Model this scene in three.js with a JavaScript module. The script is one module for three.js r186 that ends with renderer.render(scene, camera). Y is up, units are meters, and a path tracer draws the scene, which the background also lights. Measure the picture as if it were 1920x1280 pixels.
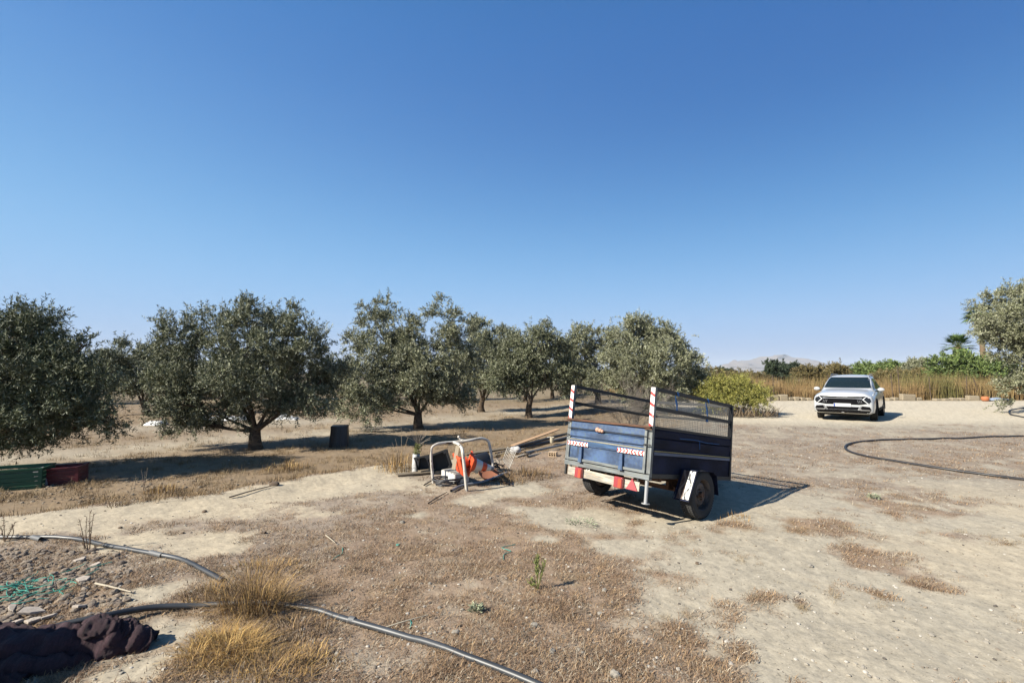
import * as THREE from 'three';
import { mergeGeometries, mergeVertices, toCreasedNormals } from 'three/addons/utils/BufferGeometryUtils.js';
import { RoundedBoxGeometry } from 'three/addons/geometries/RoundedBoxGeometry.js';
import { TessellateModifier } from 'three/addons/modifiers/TessellateModifier.js';
import { Brush, Evaluator, SUBTRACTION } from 'three-bvh-csg';

// ---------------------------------------------------------------- camera, sky, sun, exposure
const scene = new THREE.Scene();
const FOCAL = 890, HORIZON = 700, EYE = 1.7;                 // lens in pixels of a 1920 x 1280 frame
const PITCH = Math.atan((HORIZON - 640) / FOCAL);
const camera = new THREE.PerspectiveCamera(2 * Math.atan(640 / FOCAL) * 180 / Math.PI, 1.5, 0.05, 20000);
camera.position.set(0, EYE, 0);
camera.rotation.x = PITCH;
scene.add(camera);
const renderer = new THREE.WebGLRenderer({ antialias: true });
renderer.toneMapping = THREE.LinearToneMapping;
renderer.toneMappingExposure = 2.4;
renderer.shadowMap.enabled = true;
const SUN = new THREE.Vector3(-1.53, 1.26, 0.81).normalize();
const sun = new THREE.DirectionalLight(new THREE.Color().setRGB(1.0, 0.94, 0.82), 5);
sun.position.copy(SUN).multiplyScalar(80).add(new THREE.Vector3(0, 0, -14));
sun.target.position.set(0, 0, -14);
sun.castShadow = true;
sun.shadow.mapSize.set(4096, 4096);
Object.assign(sun.shadow.camera, { left: -45, right: 45, top: 45, bottom: -45, near: 1, far: 220 });
scene.add(sun, sun.target);
{ // clear dry-country sky: paler towards the horizon, brighter on the sun's side
  const w = 512, h = 256, a = new Float32Array(w * h * 4);
  for (let j = 0; j < h; j++) for (let i = 0; i < w; i++) {
    const v = (j + 0.5) / h, u = (i + 0.5) / w, lat = (v - 0.5) * Math.PI, lon = (u - 0.5) * 2 * Math.PI;
    const dx = Math.cos(lat) * Math.cos(lon), dy = Math.sin(lat), dz = Math.cos(lat) * Math.sin(lon);
    const el = Math.max(0, lat * 180 / Math.PI), c = dx * SUN.x + dy * SUN.y + dz * SUN.z;
    let r = 0.03 + 0.50 * Math.exp(-Math.pow(el / 14, 1.25));
    let g = 0.165 + 0.475 * Math.exp(-Math.pow(el / 20.5, 2));
    let b = 0.465 + 0.50 * Math.exp(-Math.pow(el / 23, 2)) - 0.4 * Math.exp(-el / 4);
    r -= 0.17 * Math.exp(-el / 4.5); g -= 0.2 * Math.exp(-el / 4.5);
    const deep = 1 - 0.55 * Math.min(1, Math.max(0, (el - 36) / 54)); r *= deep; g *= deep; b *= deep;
    const k = Math.min(1, Math.max(0, (el - 6) / 22)), glow = 0.9 * Math.pow(Math.max(0, c), 24);
    r = r * (1 + (0.05 + 1.0 * k) * c) + glow * 0.5; g = g * (1 + (0.03 + 0.58 * k) * c) + glow * 0.5; b = b * (1 + (0.0 + 0.34 * k) * c) + glow * 0.45;
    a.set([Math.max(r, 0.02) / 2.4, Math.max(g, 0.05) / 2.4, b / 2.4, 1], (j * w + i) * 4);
  }
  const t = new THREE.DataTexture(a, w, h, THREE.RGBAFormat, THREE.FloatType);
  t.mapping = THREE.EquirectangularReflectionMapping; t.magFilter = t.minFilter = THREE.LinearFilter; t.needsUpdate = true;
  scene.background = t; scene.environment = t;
}

// ---------------------------------------------------------------- helpers
const V = (x, y, z) => new THREE.Vector3(x, y, z);
function rngOf(seed) { let s = seed >>> 0; return () => { s = (s + 0x6D2B79F5) >>> 0; let t = s; t = Math.imul(t ^ (t >>> 15), t | 1); t ^= t + Math.imul(t ^ (t >>> 7), t | 61); return ((t ^ (t >>> 14)) >>> 0) / 4294967296; }; }
let rnd = rngOf(7);
const rr = (a, b) => a + (b - a) * rnd();
const gauss = () => (rnd() + rnd() + rnd() + rnd() - 2) * 0.87;
const clamp = (x, a = 0, b = 1) => Math.min(b, Math.max(a, x));
const smooth = (a, b, x) => { const t = clamp((x - a) / (b - a)); return t * t * (3 - 2 * t); };
const lerp = (a, b, t) => a + (b - a) * t;
const mix3 = (a, b, t) => [lerp(a[0], b[0], t), lerp(a[1], b[1], t), lerp(a[2], b[2], t)];
function hash(ix, iy) { let h = Math.imul(ix, 374761393) + Math.imul(iy, 668265263); h = Math.imul(h ^ (h >>> 13), 1274126177); return ((h ^ (h >>> 16)) >>> 0) / 4294967296; }
function noise(x, y) {
  const ix = Math.floor(x), iy = Math.floor(y), fx = x - ix, fy = y - iy, u = fx * fx * (3 - 2 * fx), v = fy * fy * (3 - 2 * fy);
  return lerp(lerp(hash(ix, iy), hash(ix + 1, iy), u), lerp(hash(ix, iy + 1), hash(ix + 1, iy + 1), u), v);
}
function fbm(x, y, o = 4) { let s = 0, a = 0.5, n = 0; for (let i = 0; i < o; i++) { s += a * noise(x, y); n += a; a *= 0.5; x = x * 2.03 + 17.1; y = y * 2.03 + 9.7; } return s / n; }

const taken = {};
function numbered(n) { const k = taken[n] = (taken[n] ?? -1) + 1; return k ? `${n}_${String(k).padStart(3, '0')}` : n; }
function shade(o) { o.traverse(m => { if (m.isMesh) { m.castShadow = true; m.receiveShadow = true; } }); return o; }
function tag(o, label, category, group, kind) {
  Object.assign(o.userData, { label, category });
  if (group) o.userData.group = group;
  if (kind) o.userData.kind = kind;
  return o;
}
function mesh(name, geos, mat, parent = scene) {
  const g = Array.isArray(geos) ? (geos.length > 1 ? join(geos) : geos[0]) : geos;
  const m = new THREE.Mesh(g, mat);
  m.name = parent === scene ? numbered(name) : name;
  m.castShadow = m.receiveShadow = true;
  parent.add(m); return m;
}
function join(list) {
  const anyColor = list.some(g => g.attributes.color);
  return mergeGeometries(list.map(g => {
    let q = g.index ? g.toNonIndexed() : g.clone();
    if (!q.attributes.uv) q.setAttribute('uv', new THREE.BufferAttribute(new Float32Array(q.attributes.position.count * 2), 2));
    if (!q.attributes.normal) q.computeVertexNormals();
    for (const k of Object.keys(q.attributes)) if (!['position', 'normal', 'uv', ...(anyColor ? ['color'] : [])].includes(k)) q.deleteAttribute(k);
    return q;
  }));
}
function thing(name, label, category, pos = V(0, 0, 0), group) {
  const o = new THREE.Group(); o.name = numbered(name); o.position.copy(pos); scene.add(o);
  return tag(o, label, category, group);
}
function put(g, x = 0, y = 0, z = 0, rx = 0, ry = 0, rz = 0) {
  g.applyMatrix4(new THREE.Matrix4().compose(V(x, y, z), new THREE.Quaternion().setFromEuler(new THREE.Euler(rx, ry, rz)), V(1, 1, 1))); return g;
}
const box = (w, h, d, x, y, z, rx, ry, rz) => put(new THREE.BoxGeometry(w, h, d), x, y, z, rx, ry, rz);
const rbox = (w, h, d, r, x, y, z, rx, ry, rz) => put(new RoundedBoxGeometry(w, h, d, 2, r), x, y, z, rx, ry, rz);
const cyl = (r0, r1, h, n, x, y, z, rx, ry, rz) => put(new THREE.CylinderGeometry(r0, r1, h, n), x, y, z, rx, ry, rz);
function tube(pts, r, sides = 8, seg = 0, closed = false) {           // r: number or function of 0..1
  const c = pts.length > 2 ? new THREE.CatmullRomCurve3(pts, closed, 'centripetal') : new THREE.LineCurve3(pts[0], pts[1]);
  const n = seg || Math.max(1, (pts.length - 1) * 4);
  const g = new THREE.TubeGeometry(c, n, 1, sides, closed), p = g.attributes.position, f = typeof r === 'function' ? r : () => r;
  for (let i = 0; i <= n; i++) {
    const q = c.getPointAt(i / n), R = f(i / n);
    for (let j = 0; j <= sides; j++) { const k = i * (sides + 1) + j; p.setXYZ(k, q.x + (p.getX(k) - q.x) * R, q.y + (p.getY(k) - q.y) * R, q.z + (p.getZ(k) - q.z) * R); }
  }
  return g;
}
function bar(a, b, w, h = w) {                                         // square bar between two points
  const l = a.distanceTo(b), g = new THREE.BoxGeometry(w, h, l), m = new THREE.Matrix4().lookAt(a, b, Math.abs(b.y - a.y) > 0.9 * l ? V(0, 0, 1) : V(0, 1, 0));
  m.setPosition(a.clone().add(b).multiplyScalar(0.5)); return g.applyMatrix4(m);
}
function extrude(pts, depth, bevel = 0) {
  const s = new THREE.Shape(pts.map(p => new THREE.Vector2(p[0], p[1])));
  return new THREE.ExtrudeGeometry(s, { depth, bevelEnabled: bevel > 0, bevelSize: bevel, bevelThickness: bevel, bevelSegments: 1 });
}
function tex(w, h, fn, srgb = true) {
  const a = new Uint8Array(w * h * 4);
  for (let j = 0; j < h; j++) for (let i = 0; i < w; i++) { const c = fn(i, j), k = (j * w + i) * 4; a[k] = clamp(c[0]) * 255; a[k + 1] = clamp(c[1]) * 255; a[k + 2] = clamp(c[2]) * 255; a[k + 3] = 255; }
  const t = new THREE.DataTexture(a, w, h); t.magFilter = THREE.LinearFilter; t.minFilter = THREE.LinearMipmapLinearFilter; t.generateMipmaps = true;
  t.wrapS = t.wrapT = THREE.RepeatWrapping; if (srgb) t.colorSpace = THREE.SRGBColorSpace; t.needsUpdate = true; return t;
}
function mat(r, g, b, rough = 0.8, extra = {}) { return new THREE.MeshStandardMaterial({ color: new THREE.Color().setRGB(r, g, b), roughness: rough, ...extra }); }
const ray = (px, py) => { const x = (px - 960) / FOCAL, y = (640 - py) / FOCAL; return V(x, y * Math.cos(PITCH) + Math.sin(PITCH), y * Math.sin(PITCH) - Math.cos(PITCH)); };
const at = (px, py, d) => { const r = ray(px, py); return r.multiplyScalar(d / -r.z).add(V(0, EYE, 0)); };

// ---------------------------------------------------------------- lie of the land: a yard, and an orchard strip a step lower on the far side of a low bank
const BANK = [[-14, 1.5], [-6.04, 5.6], [-4.23, 6.72], [-3.4, 7.9], [-2.5, 8.8], [-0.6, 9.7], [1.4, 11.0], [6.5, 15.5], [14, 30], [20, 60]];
function beyond(x, d) {                                                // signed distance, positive on the orchard side
  let best = 1e9, s = 1;
  for (let i = 0; i + 1 < BANK.length; i++) {
    const [ax, ad] = BANK[i], [bx, bd] = BANK[i + 1], ex = bx - ax, ed = bd - ad, t = clamp(((x - ax) * ex + (d - ad) * ed) / (ex * ex + ed * ed));
    const qx = x - ax - t * ex, qd = d - ad - t * ed, D = Math.hypot(qx, qd);
    if (D < best) { best = D; s = ex * (d - ad) - ed * (x - ax) > 0 ? 1 : -1; }
  }
  return best * s;
}
function height(x, z) {
  const d = -z, r = Math.hypot(x, d);
  let h = 0;
  const s = beyond(x, d), fade = 1 - smooth(1.5, 6, x);
  h -= 0.3 * smooth(0.0, 1.3, s + (fbm(x * 1.3, d * 1.3, 2) - 0.5) * 0.7) * fade;
  h += 0.05 * Math.exp(-Math.pow((s + 0.25) / 0.3, 2)) * fade * smooth(-0.5, -2, x);
  h += (fbm(x * 0.5 + 3, d * 0.5, 3) - 0.5) * 0.07 * smooth(0, 4, r);
  h += (fbm(x * 2.6, d * 2.6 + 5, 3) - 0.5) * 0.035 * (1 - smooth(25, 60, r));
  if (r > 40) h += (fbm(x * 0.02, d * 0.02, 3) - 0.5) * smooth(40, 300, r) * 1.0;
  return h;
}
function G(px, py, lift = 0) {
  const r = ray(px, py); let y = 0, p;
  for (let i = 0; i < 30; i++) { p = r.clone().multiplyScalar((EYE - y) / -r.y).add(V(0, EYE, 0)); y = lerp(y, height(p.x, p.z), 0.6); }
  return V(p.x, height(p.x, p.z) + lift, p.z);
}
const onGround = (x, d, lift = 0) => V(x, height(x, -d) + lift, -d);

// ---------------------------------------------------------------- ground: what lies where (bare sand, dead thatch, dry grass, gravel), in metres right of and ahead of the viewer
const e2 = (x, d, [cx, cd, rx, rd, a = 0]) => { const c = Math.cos(a), s = Math.sin(a), u = ((x - cx) * c + (d - cd) * s) / rx, v = ((d - cd) * c - (x - cx) * s) / rd; return Math.exp(-(u * u + v * v) * 1.1); };
const SAND = [[-3.74,5.04,0.74,0.51,0,1],[-2.95,5.04,0.34,0.34,0,1],[-2.61,3.69,0.25,0.25,0,1],[-2.32,3.09,0.24,0.22,0,1],[-2.1,2.75,0.22,0.2,0,1],[-4.83,5.31,0.78,0.3,0,1],[-2.96,6.58,1.18,0.64,0,1],[-2.16,7.38,1.0,0.65,0,1],[0.0,6.82,0.69,0.49,0,1],[0.78,5.82,0.78,0.5,0,1],[0.23,5.13,0.29,0.21,0,1],[1.17,4.96,0.45,0.33,0,1],[1.36,7.57,0.51,0.76,0,0.6],[1.75,4.2,0.42,0.35,0,1],[-1.05,5.82,0.33,0.18,0,0.6]] ;
const LITTER = [[3.4,4.4,0.42,0.31,0,1.15],[3.46,4.0,0.31,0.15,0,1],[2.56,3.8,0.21,0.21,0,1.1],[2.79,3.67,0.15,0.2,0,1],[2.12,4.39,0.22,0.36,0,1],[3.49,3.36,0.23,0.18,0,1.1],[5.17,6.3,0.78,0.48,0,1],[4.67,5.13,0.46,0.24,0,1],[3.59,5.71,0.58,0.39,0,1],[1.62,4.96,0.39,0.43,0,1],[13.3,13.16,1.33,1.04,0,1.2],[3.1,5.31,0.24,0.19,0,1],[1.93,3.74,0.17,0.09,0,1],[6.8,11.64,0.92,0.9,0,0.9],[5.34,7.2,0.73,0.34,0,0.7],[4.17,7.57,0.77,0.46,0,0.9],[6.99,8.41,0.94,0.37,0,0.6],[4.88,4.88,0.33,0.16,0,0.7],[1.26,3.29,0.22,0.1,0,0.8],[1.78,2.94,0.05,0.06,0,0.9],[2.1,3.6,0.06,0.07,0,0.9],[2.71,2.68,0.12,0.05,0,1],[5.33,5.04,0.23,0.17,0,1],[3.82,5.31,0.36,0.15,0,0.7],[1.15,3.52,0.32,0.16,0,0.8],[1.04,4.2,0.42,0.35,0,0.9],[0.61,2.85,0.19,0.11,0,0.6],[1.97,5.31,0.66,0.22,0,0.8],[7.14,15.13,1.02,0.91,0,0.8],[8.72,13.16,0.89,0.46,0,0.6]] ;
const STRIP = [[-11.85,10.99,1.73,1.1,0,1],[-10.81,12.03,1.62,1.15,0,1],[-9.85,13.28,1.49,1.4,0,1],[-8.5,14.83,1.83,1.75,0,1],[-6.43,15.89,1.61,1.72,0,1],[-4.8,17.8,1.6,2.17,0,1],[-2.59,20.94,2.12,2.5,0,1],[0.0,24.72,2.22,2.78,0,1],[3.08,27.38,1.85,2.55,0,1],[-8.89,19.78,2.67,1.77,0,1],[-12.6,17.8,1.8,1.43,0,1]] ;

function cover(x, d) {
  const s = beyond(x, d), r = Math.hypot(x, d);
  const wx = x + (fbm(x * 1.1 + 9, d * 1.1, 3) - 0.5) * 0.9, wd = d + (fbm(x * 1.1, d * 1.1 + 31, 3) - 0.5) * 0.9;
  const n1 = fbm(x * 1.7 + 4, d * 1.7 + 8, 4), n2 = fbm(x * 6.3, d * 6.3, 3), n3 = fbm(x * 0.45 + 70, d * 0.45, 3);
  let orchard = smooth(-0.1, 0.8, s) * (1 - smooth(3, 8, x) * smooth(-2, 6, d - 10));
  let sand = 0;
  for (const p of SAND) sand = Math.max(sand, e2(wx, wd, p) * (p[5] ?? 1));
  // the yard on the right is bare, the ground this side of the trailer is thatched
  const edge = 0.75 + 0.16 * (d - 2.5);
  sand = Math.max(sand, smooth(edge - 0.5, edge + 0.9, wx) * (1 - smooth(7.5, 9.5, wd) * 0.35));
  sand = Math.max(sand, smooth(14.5, 17, wd) * smooth(6.5, 8.5, wx) * (1 - smooth(29, 30.5, d)));
  sand = Math.max(sand, Math.exp(-Math.pow((s + 0.55) / 0.5, 2)) * smooth(0.2, -1, x));
  let litter = 1 - sand;
  for (const p of LITTER) litter = Math.max(litter, Math.pow(e2(wx, wd, p), 0.7) * (p[5] ?? 1) * (0.2 + 0.75 * n1 + 0.6 * n2));
  litter += 0.42 * smooth(6.3, 8, d) * smooth(1.8, 3.5, x) * (1 - smooth(12, 15, d));
  litter = clamp(litter + (n1 - 0.5) * 1.1 + (n2 - 0.5) * 0.7 - 0.05);
  const gravel = clamp(smooth(6, 8, d) * smooth(2, 4, x) * (1 - smooth(14, 17, d)) * (0.3 + n1 * 0.9) );
  return { s, orchard, litter: smooth(0.2, 0.85, litter), gravel, n1, n2, n3, r };
}
const C_SAND = [0.318, 0.282, 0.22], C_SAND2 = [0.375, 0.315, 0.226], C_THATCH = [0.205, 0.137, 0.09], C_GREY = [0.212, 0.166, 0.131], C_GOLD = [0.197, 0.137, 0.068], C_ORCH = [0.219, 0.164, 0.104], C_FAR = [0.164, 0.121, 0.066];
function groundColor(x, d) {
  const c = cover(x, d);
  let col = mix3(C_SAND, C_SAND2, smooth(0.35, 0.7, c.n3) * 0.6 + (x < 0 ? 0.25 : 0));
  let th = mix3(C_THATCH, C_GREY, smooth(0.4, 0.6, c.n3));
  th = mix3(th, C_GOLD, smooth(0.55, 0.8, c.n2) * 0.5);
  col = mix3(col, th, c.litter * 0.85);
  if (c.gravel > 0) col = mix3(col, [0.197, 0.164, 0.129], c.gravel * 0.6 * (0.4 + c.n2));
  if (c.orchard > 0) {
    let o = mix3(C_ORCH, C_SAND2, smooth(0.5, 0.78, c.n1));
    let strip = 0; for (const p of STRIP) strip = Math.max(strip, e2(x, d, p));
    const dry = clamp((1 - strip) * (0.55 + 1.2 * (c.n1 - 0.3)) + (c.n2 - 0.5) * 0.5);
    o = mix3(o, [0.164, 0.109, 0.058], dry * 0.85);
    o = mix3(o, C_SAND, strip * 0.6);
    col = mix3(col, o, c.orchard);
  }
  if (!c.orchard) col = mix3(col, [0.43, 0.378, 0.292], smooth(15, 18, d) * smooth(6, 9, x) * (1 - c.litter * 0.7));
  const far = smooth(30, 34, c.r) * smooth(29, 31, d);
  col = mix3(col, C_FAR, far);
  const k = 0.86 + 0.28 * fbm(x * 19, d * 19, 2);
  return [col[0] * k, col[1] * k, col[2] * k];
}
const grainTex = tex(1024, 1024, (i, j) => { // fine earth: grit and crumbs, wraps at the edges
  const w = (f, o) => { let s = 0, a = 0.5, n = 0; for (let q = 0; q < o; q++) { const F = f << q, x = i / 1024 * F, y = j / 1024 * F, ix = Math.floor(x), iy = Math.floor(y), u = smooth(0, 1, x - ix), v = smooth(0, 1, y - iy), h = (X, Y) => hash((X % F) + q * 977, (Y % F) + q * 131); s += a * lerp(lerp(h(ix, iy), h(ix + 1, iy), u), lerp(h(ix, iy + 1), h(ix + 1, iy + 1), u), v); n += a; a *= 0.72; } return s / n; };
  const a = w(32, 5), b = w(180, 2), p = w(90, 1);
  let v = 0.93 + (a - 0.5) * 0.26 + (b - 0.5) * 0.12;
  if (p > 0.88) v += 0.05; if (p < 0.10) v -= 0.14;
  return [v, v * 0.992, v * 0.98];
});
{
  const pos = [], col = [], uv = [], idx = [];
  function wedge(a0, a1, na, ds) {
    const first = pos.length / 3;
    for (const d of ds) for (let i = 0; i <= na; i++) {
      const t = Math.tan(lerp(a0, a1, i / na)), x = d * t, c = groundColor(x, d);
      const fine = d < 14 ? ((noise(x * 23, d * 23) - 0.5) * 0.004 + (noise(x * 61, d * 61) - 0.5) * 0.0025) : 0;
      pos.push(x, height(x, -d) + fine, -d); col.push(...c); uv.push(x / 1.7, d / 1.7);
    }
    for (let j = 0; j + 1 < ds.length; j++) for (let i = 0; i < na; i++) { const k = first + j * (na + 1) + i; idx.push(k, k + 1, k + na + 1, k + 1, k + na + 2, k + na + 1); }
  }
  const ds = []; for (let i = 0; i <= 330; i++) ds.push(1 / lerp(1 / 2.0, 1 / 60, i / 330));
  for (const d of [66, 75, 90, 120, 170, 260, 420, 700, 1200, 2200, 4200, 9000]) ds.push(d);
  wedge(-0.92, 0.92, 780, ds);
  const w0 = Math.tan(0.92);
  function sheet(x0, x1, d0, d1, nx, nd) {                             // the same ground beside and behind the viewer
    const first = pos.length / 3;
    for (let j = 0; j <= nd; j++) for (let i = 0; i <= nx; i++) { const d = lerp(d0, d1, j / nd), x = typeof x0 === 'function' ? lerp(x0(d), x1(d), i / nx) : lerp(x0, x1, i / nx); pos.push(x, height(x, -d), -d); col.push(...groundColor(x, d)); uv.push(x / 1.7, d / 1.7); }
    for (let j = 0; j < nd; j++) for (let i = 0; i < nx; i++) { const k = first + j * (nx + 1) + i; idx.push(k, k + 1, k + nx + 1, k + 1, k + nx + 2, k + nx + 1); }
  }
  sheet(-60, 60, -60, 2.0, 160, 90);
  sheet(d => -60 - d * 2, d => -w0 * d, 2.0, 60, 60, 60);
  sheet(d => w0 * d, d => 60 + d * 2, 2.0, 60, 60, 60);
  sheet(d => w0 * d, d => w0 * d + 9000, 60, 9000, 14, 24); sheet(d => -w0 * d - 9000, d => -w0 * d, 60, 9000, 14, 24);
  sheet(d => 60 + d * 2, () => 9000, 2.0, 60, 14, 30); sheet(() => -9000, d => -60 - d * 2, 2.0, 60, 14, 30);
  sheet(60, 9000, -60, 2.0, 14, 30); sheet(-9000, -60, -60, 2.0, 14, 30);
  const g = new THREE.BufferGeometry();
  g.setAttribute('position', new THREE.Float32BufferAttribute(pos, 3)); g.setAttribute('color', new THREE.Float32BufferAttribute(col, 3)); g.setAttribute('uv', new THREE.Float32BufferAttribute(uv, 2));
  g.setIndex(idx); g.computeVertexNormals();
  const m = mesh('ground', g, new THREE.MeshStandardMaterial({ vertexColors: true, map: grainTex, bumpMap: grainTex, bumpScale: 0.004, roughness: 1, side: THREE.DoubleSide }));
  tag(m, 'dry sandy ground of the yard and the orchard', 'ground', null, 'structure');
}
{ // distant range beyond the plain
  const pos = [], idx = [], n = 160, rows = 14, D = 5200;
  const ridge = u => 30 + 150 * Math.exp(-Math.pow((u - 0.40) / 0.13, 2)) + 72 * Math.exp(-Math.pow((u - 0.22) / 0.09, 2)) + 60 * Math.exp(-Math.pow((u - 0.55) / 0.12, 2)) + 22 * Math.exp(-Math.pow((u - 0.8) / 0.2, 2)) + (fbm(u * 22, 3.3, 4) - 0.5) * 46;
  for (let j = 0; j <= rows; j++) for (let i = 0; i <= n; i++) {
    const u = i / n, v = j / rows, x = lerp(2200, 5400, u), y = 1.3 * ridge(u) * Math.pow(v, 0.9) * smooth(0, 0.06, u) * smooth(1, 0.9, u) * (0.82 + 0.36 * fbm(u * 30, v * 5, 3)) - 3;
    pos.push(x, y, -(D + v * 900 + fbm(u * 18, v * 4 + 3, 3) * 420));
  }
  for (let j = 0; j < rows; j++) for (let i = 0; i < n; i++) { const k = j * (n + 1) + i; idx.push(k, k + 1, k + n + 1, k + 1, k + n + 2, k + n + 1); }
  const g = new THREE.BufferGeometry(); g.setAttribute('position', new THREE.Float32BufferAttribute(pos, 3)); g.setIndex(idx); g.computeVertexNormals();
  tag(mesh('mountains', g, mat(0.12, 0.095, 0.075, 1, { side: THREE.DoubleSide })), 'bare mountain range on the horizon behind the car', 'mountains', null, 'structure');
}
scene.fog = new THREE.FogExp2(new THREE.Color().setRGB(0.80, 0.88, 1.0), 0.00009);

// ---------------------------------------------------------------- vegetation
const leafMat = new THREE.MeshStandardMaterial({ vertexColors: true, roughness: 0.62, side: THREE.DoubleSide });
const bladeMat = new THREE.MeshStandardMaterial({ vertexColors: true, roughness: 0.9, side: THREE.DoubleSide });
const barkTex = tex(128, 256, (i, j) => { const v = 0.55 + 0.45 * fbm(i / 9, j / 40, 4) - (noise(i / 5, j / 26) > 0.7 ? 0.2 : 0); return [v, v * 0.95, v * 0.88]; });
const barkMat = new THREE.MeshStandardMaterial({ color: new THREE.Color().setRGB(0.16, 0.125, 0.095), map: barkTex, bumpMap: barkTex, bumpScale: 0.02, roughness: 1 });
const twigMat = mat(0.173, 0.144, 0.116, 1);
class Leaves {                                                          // collects flat pointed leaves and blades
  constructor() { this.p = []; this.c = []; this.n = []; }
  leaf(o, dir, side, l, w, col) {                                       // a lozenge, folded a little along its rib
    const nx = dir.y * side.z - dir.z * side.y, ny = dir.z * side.x - dir.x * side.z, nz = dir.x * side.y - dir.y * side.x;
    const f = w * 0.25, m = 0.45 * l, h = w / 2;
    const ax = o.x, ay = o.y, az = o.z, bx = ax + dir.x * l, by = ay + dir.y * l, bz = az + dir.z * l;
    const lx = ax + dir.x * m + side.x * h + nx * f, ly = ay + dir.y * m + side.y * h + ny * f, lz = az + dir.z * m + side.z * h + nz * f;
    const rx = ax + dir.x * m - side.x * h + nx * f, ry = ay + dir.y * m - side.y * h + ny * f, rz = az + dir.z * m - side.z * h + nz * f;
    this.p.push(ax, ay, az, lx, ly, lz, bx, by, bz, ax, ay, az, bx, by, bz, rx, ry, rz);
    for (let k = 0; k < 6; k++) this.c.push(col[0], col[1], col[2]);
  }
  blade(o, tip, side, w, col, bend) {                                   // a grass blade of three triangles
    const mx = (o.x + tip.x) / 2 + bend.x, my = (o.y + tip.y) / 2 + bend.y, mz = (o.z + tip.z) / 2 + bend.z, h = w / 2, q = h * 0.75;
    const a = [o.x - side.x * h, o.y, o.z - side.z * h], b = [o.x + side.x * h, o.y, o.z + side.z * h], c = [mx + side.x * q, my, mz + side.z * q], d = [mx - side.x * q, my, mz - side.z * q], t = [tip.x, tip.y, tip.z];
    this.p.push(...a, ...b, ...c, ...a, ...c, ...d, ...d, ...c, ...t);
    for (let k = 0; k < 9; k++) this.c.push(col[0], col[1], col[2]);
  }
  geometry() {
    const g = new THREE.BufferGeometry(); g.setAttribute('position', new THREE.Float32BufferAttribute(this.p, 3)); g.setAttribute('color', new THREE.Float32BufferAttribute(this.c, 3)); g.computeVertexNormals(); return g;
  }
}
const unit = v => v.multiplyScalar(1 / (v.length() || 1));
const randDir = () => { const z = rr(-1, 1), a = rr(0, 2 * Math.PI), s = Math.sqrt(1 - z * z); return V(s * Math.cos(a), z, s * Math.sin(a)); };
function sprig(L, o, dir, len, n, leafL, leafW, pal) {
  for (let k = 0; k < n; k++) {
    const t = (k + rnd()) / n, q = V(o.x + dir.x * len * t, o.y + dir.y * len * t - 0.25 * len * t * t * (1 - Math.max(0, dir.y)), o.z + dir.z * len * t);
    const r = randDir(), ld = unit(V(dir.x * 0.75 + r.x, dir.y * 0.75 + r.y + 0.12, dir.z * 0.75 + r.z)), s = unit(randDir().cross(ld));
    const u = rnd(), c = u < pal.p ? pal.a : u < pal.q ? pal.b : pal.c, v = rr(0.75, 1.25);
    L.leaf(q, ld, s, leafL * rr(0.75, 1.25), leafW * rr(0.8, 1.2), [c[0] * v, c[1] * v, c[2] * v]);
  }
}
const OLIVE = { a: [0.073, 0.082, 0.036], b: [0.139, 0.147, 0.079], c: [0.264, 0.266, 0.184], p: 0.42, q: 0.80 };
const OLIVE_PALE = { a: [0.090, 0.096, 0.045], b: [0.167, 0.171, 0.096], c: [0.291, 0.292, 0.204], p: 0.36, q: 0.78 };
const OLIVE_DEEP = { a: [0.056, 0.068, 0.027], b: [0.104, 0.117, 0.055], c: [0.201, 0.210, 0.137], p: 0.46, q: 0.84 };
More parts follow.
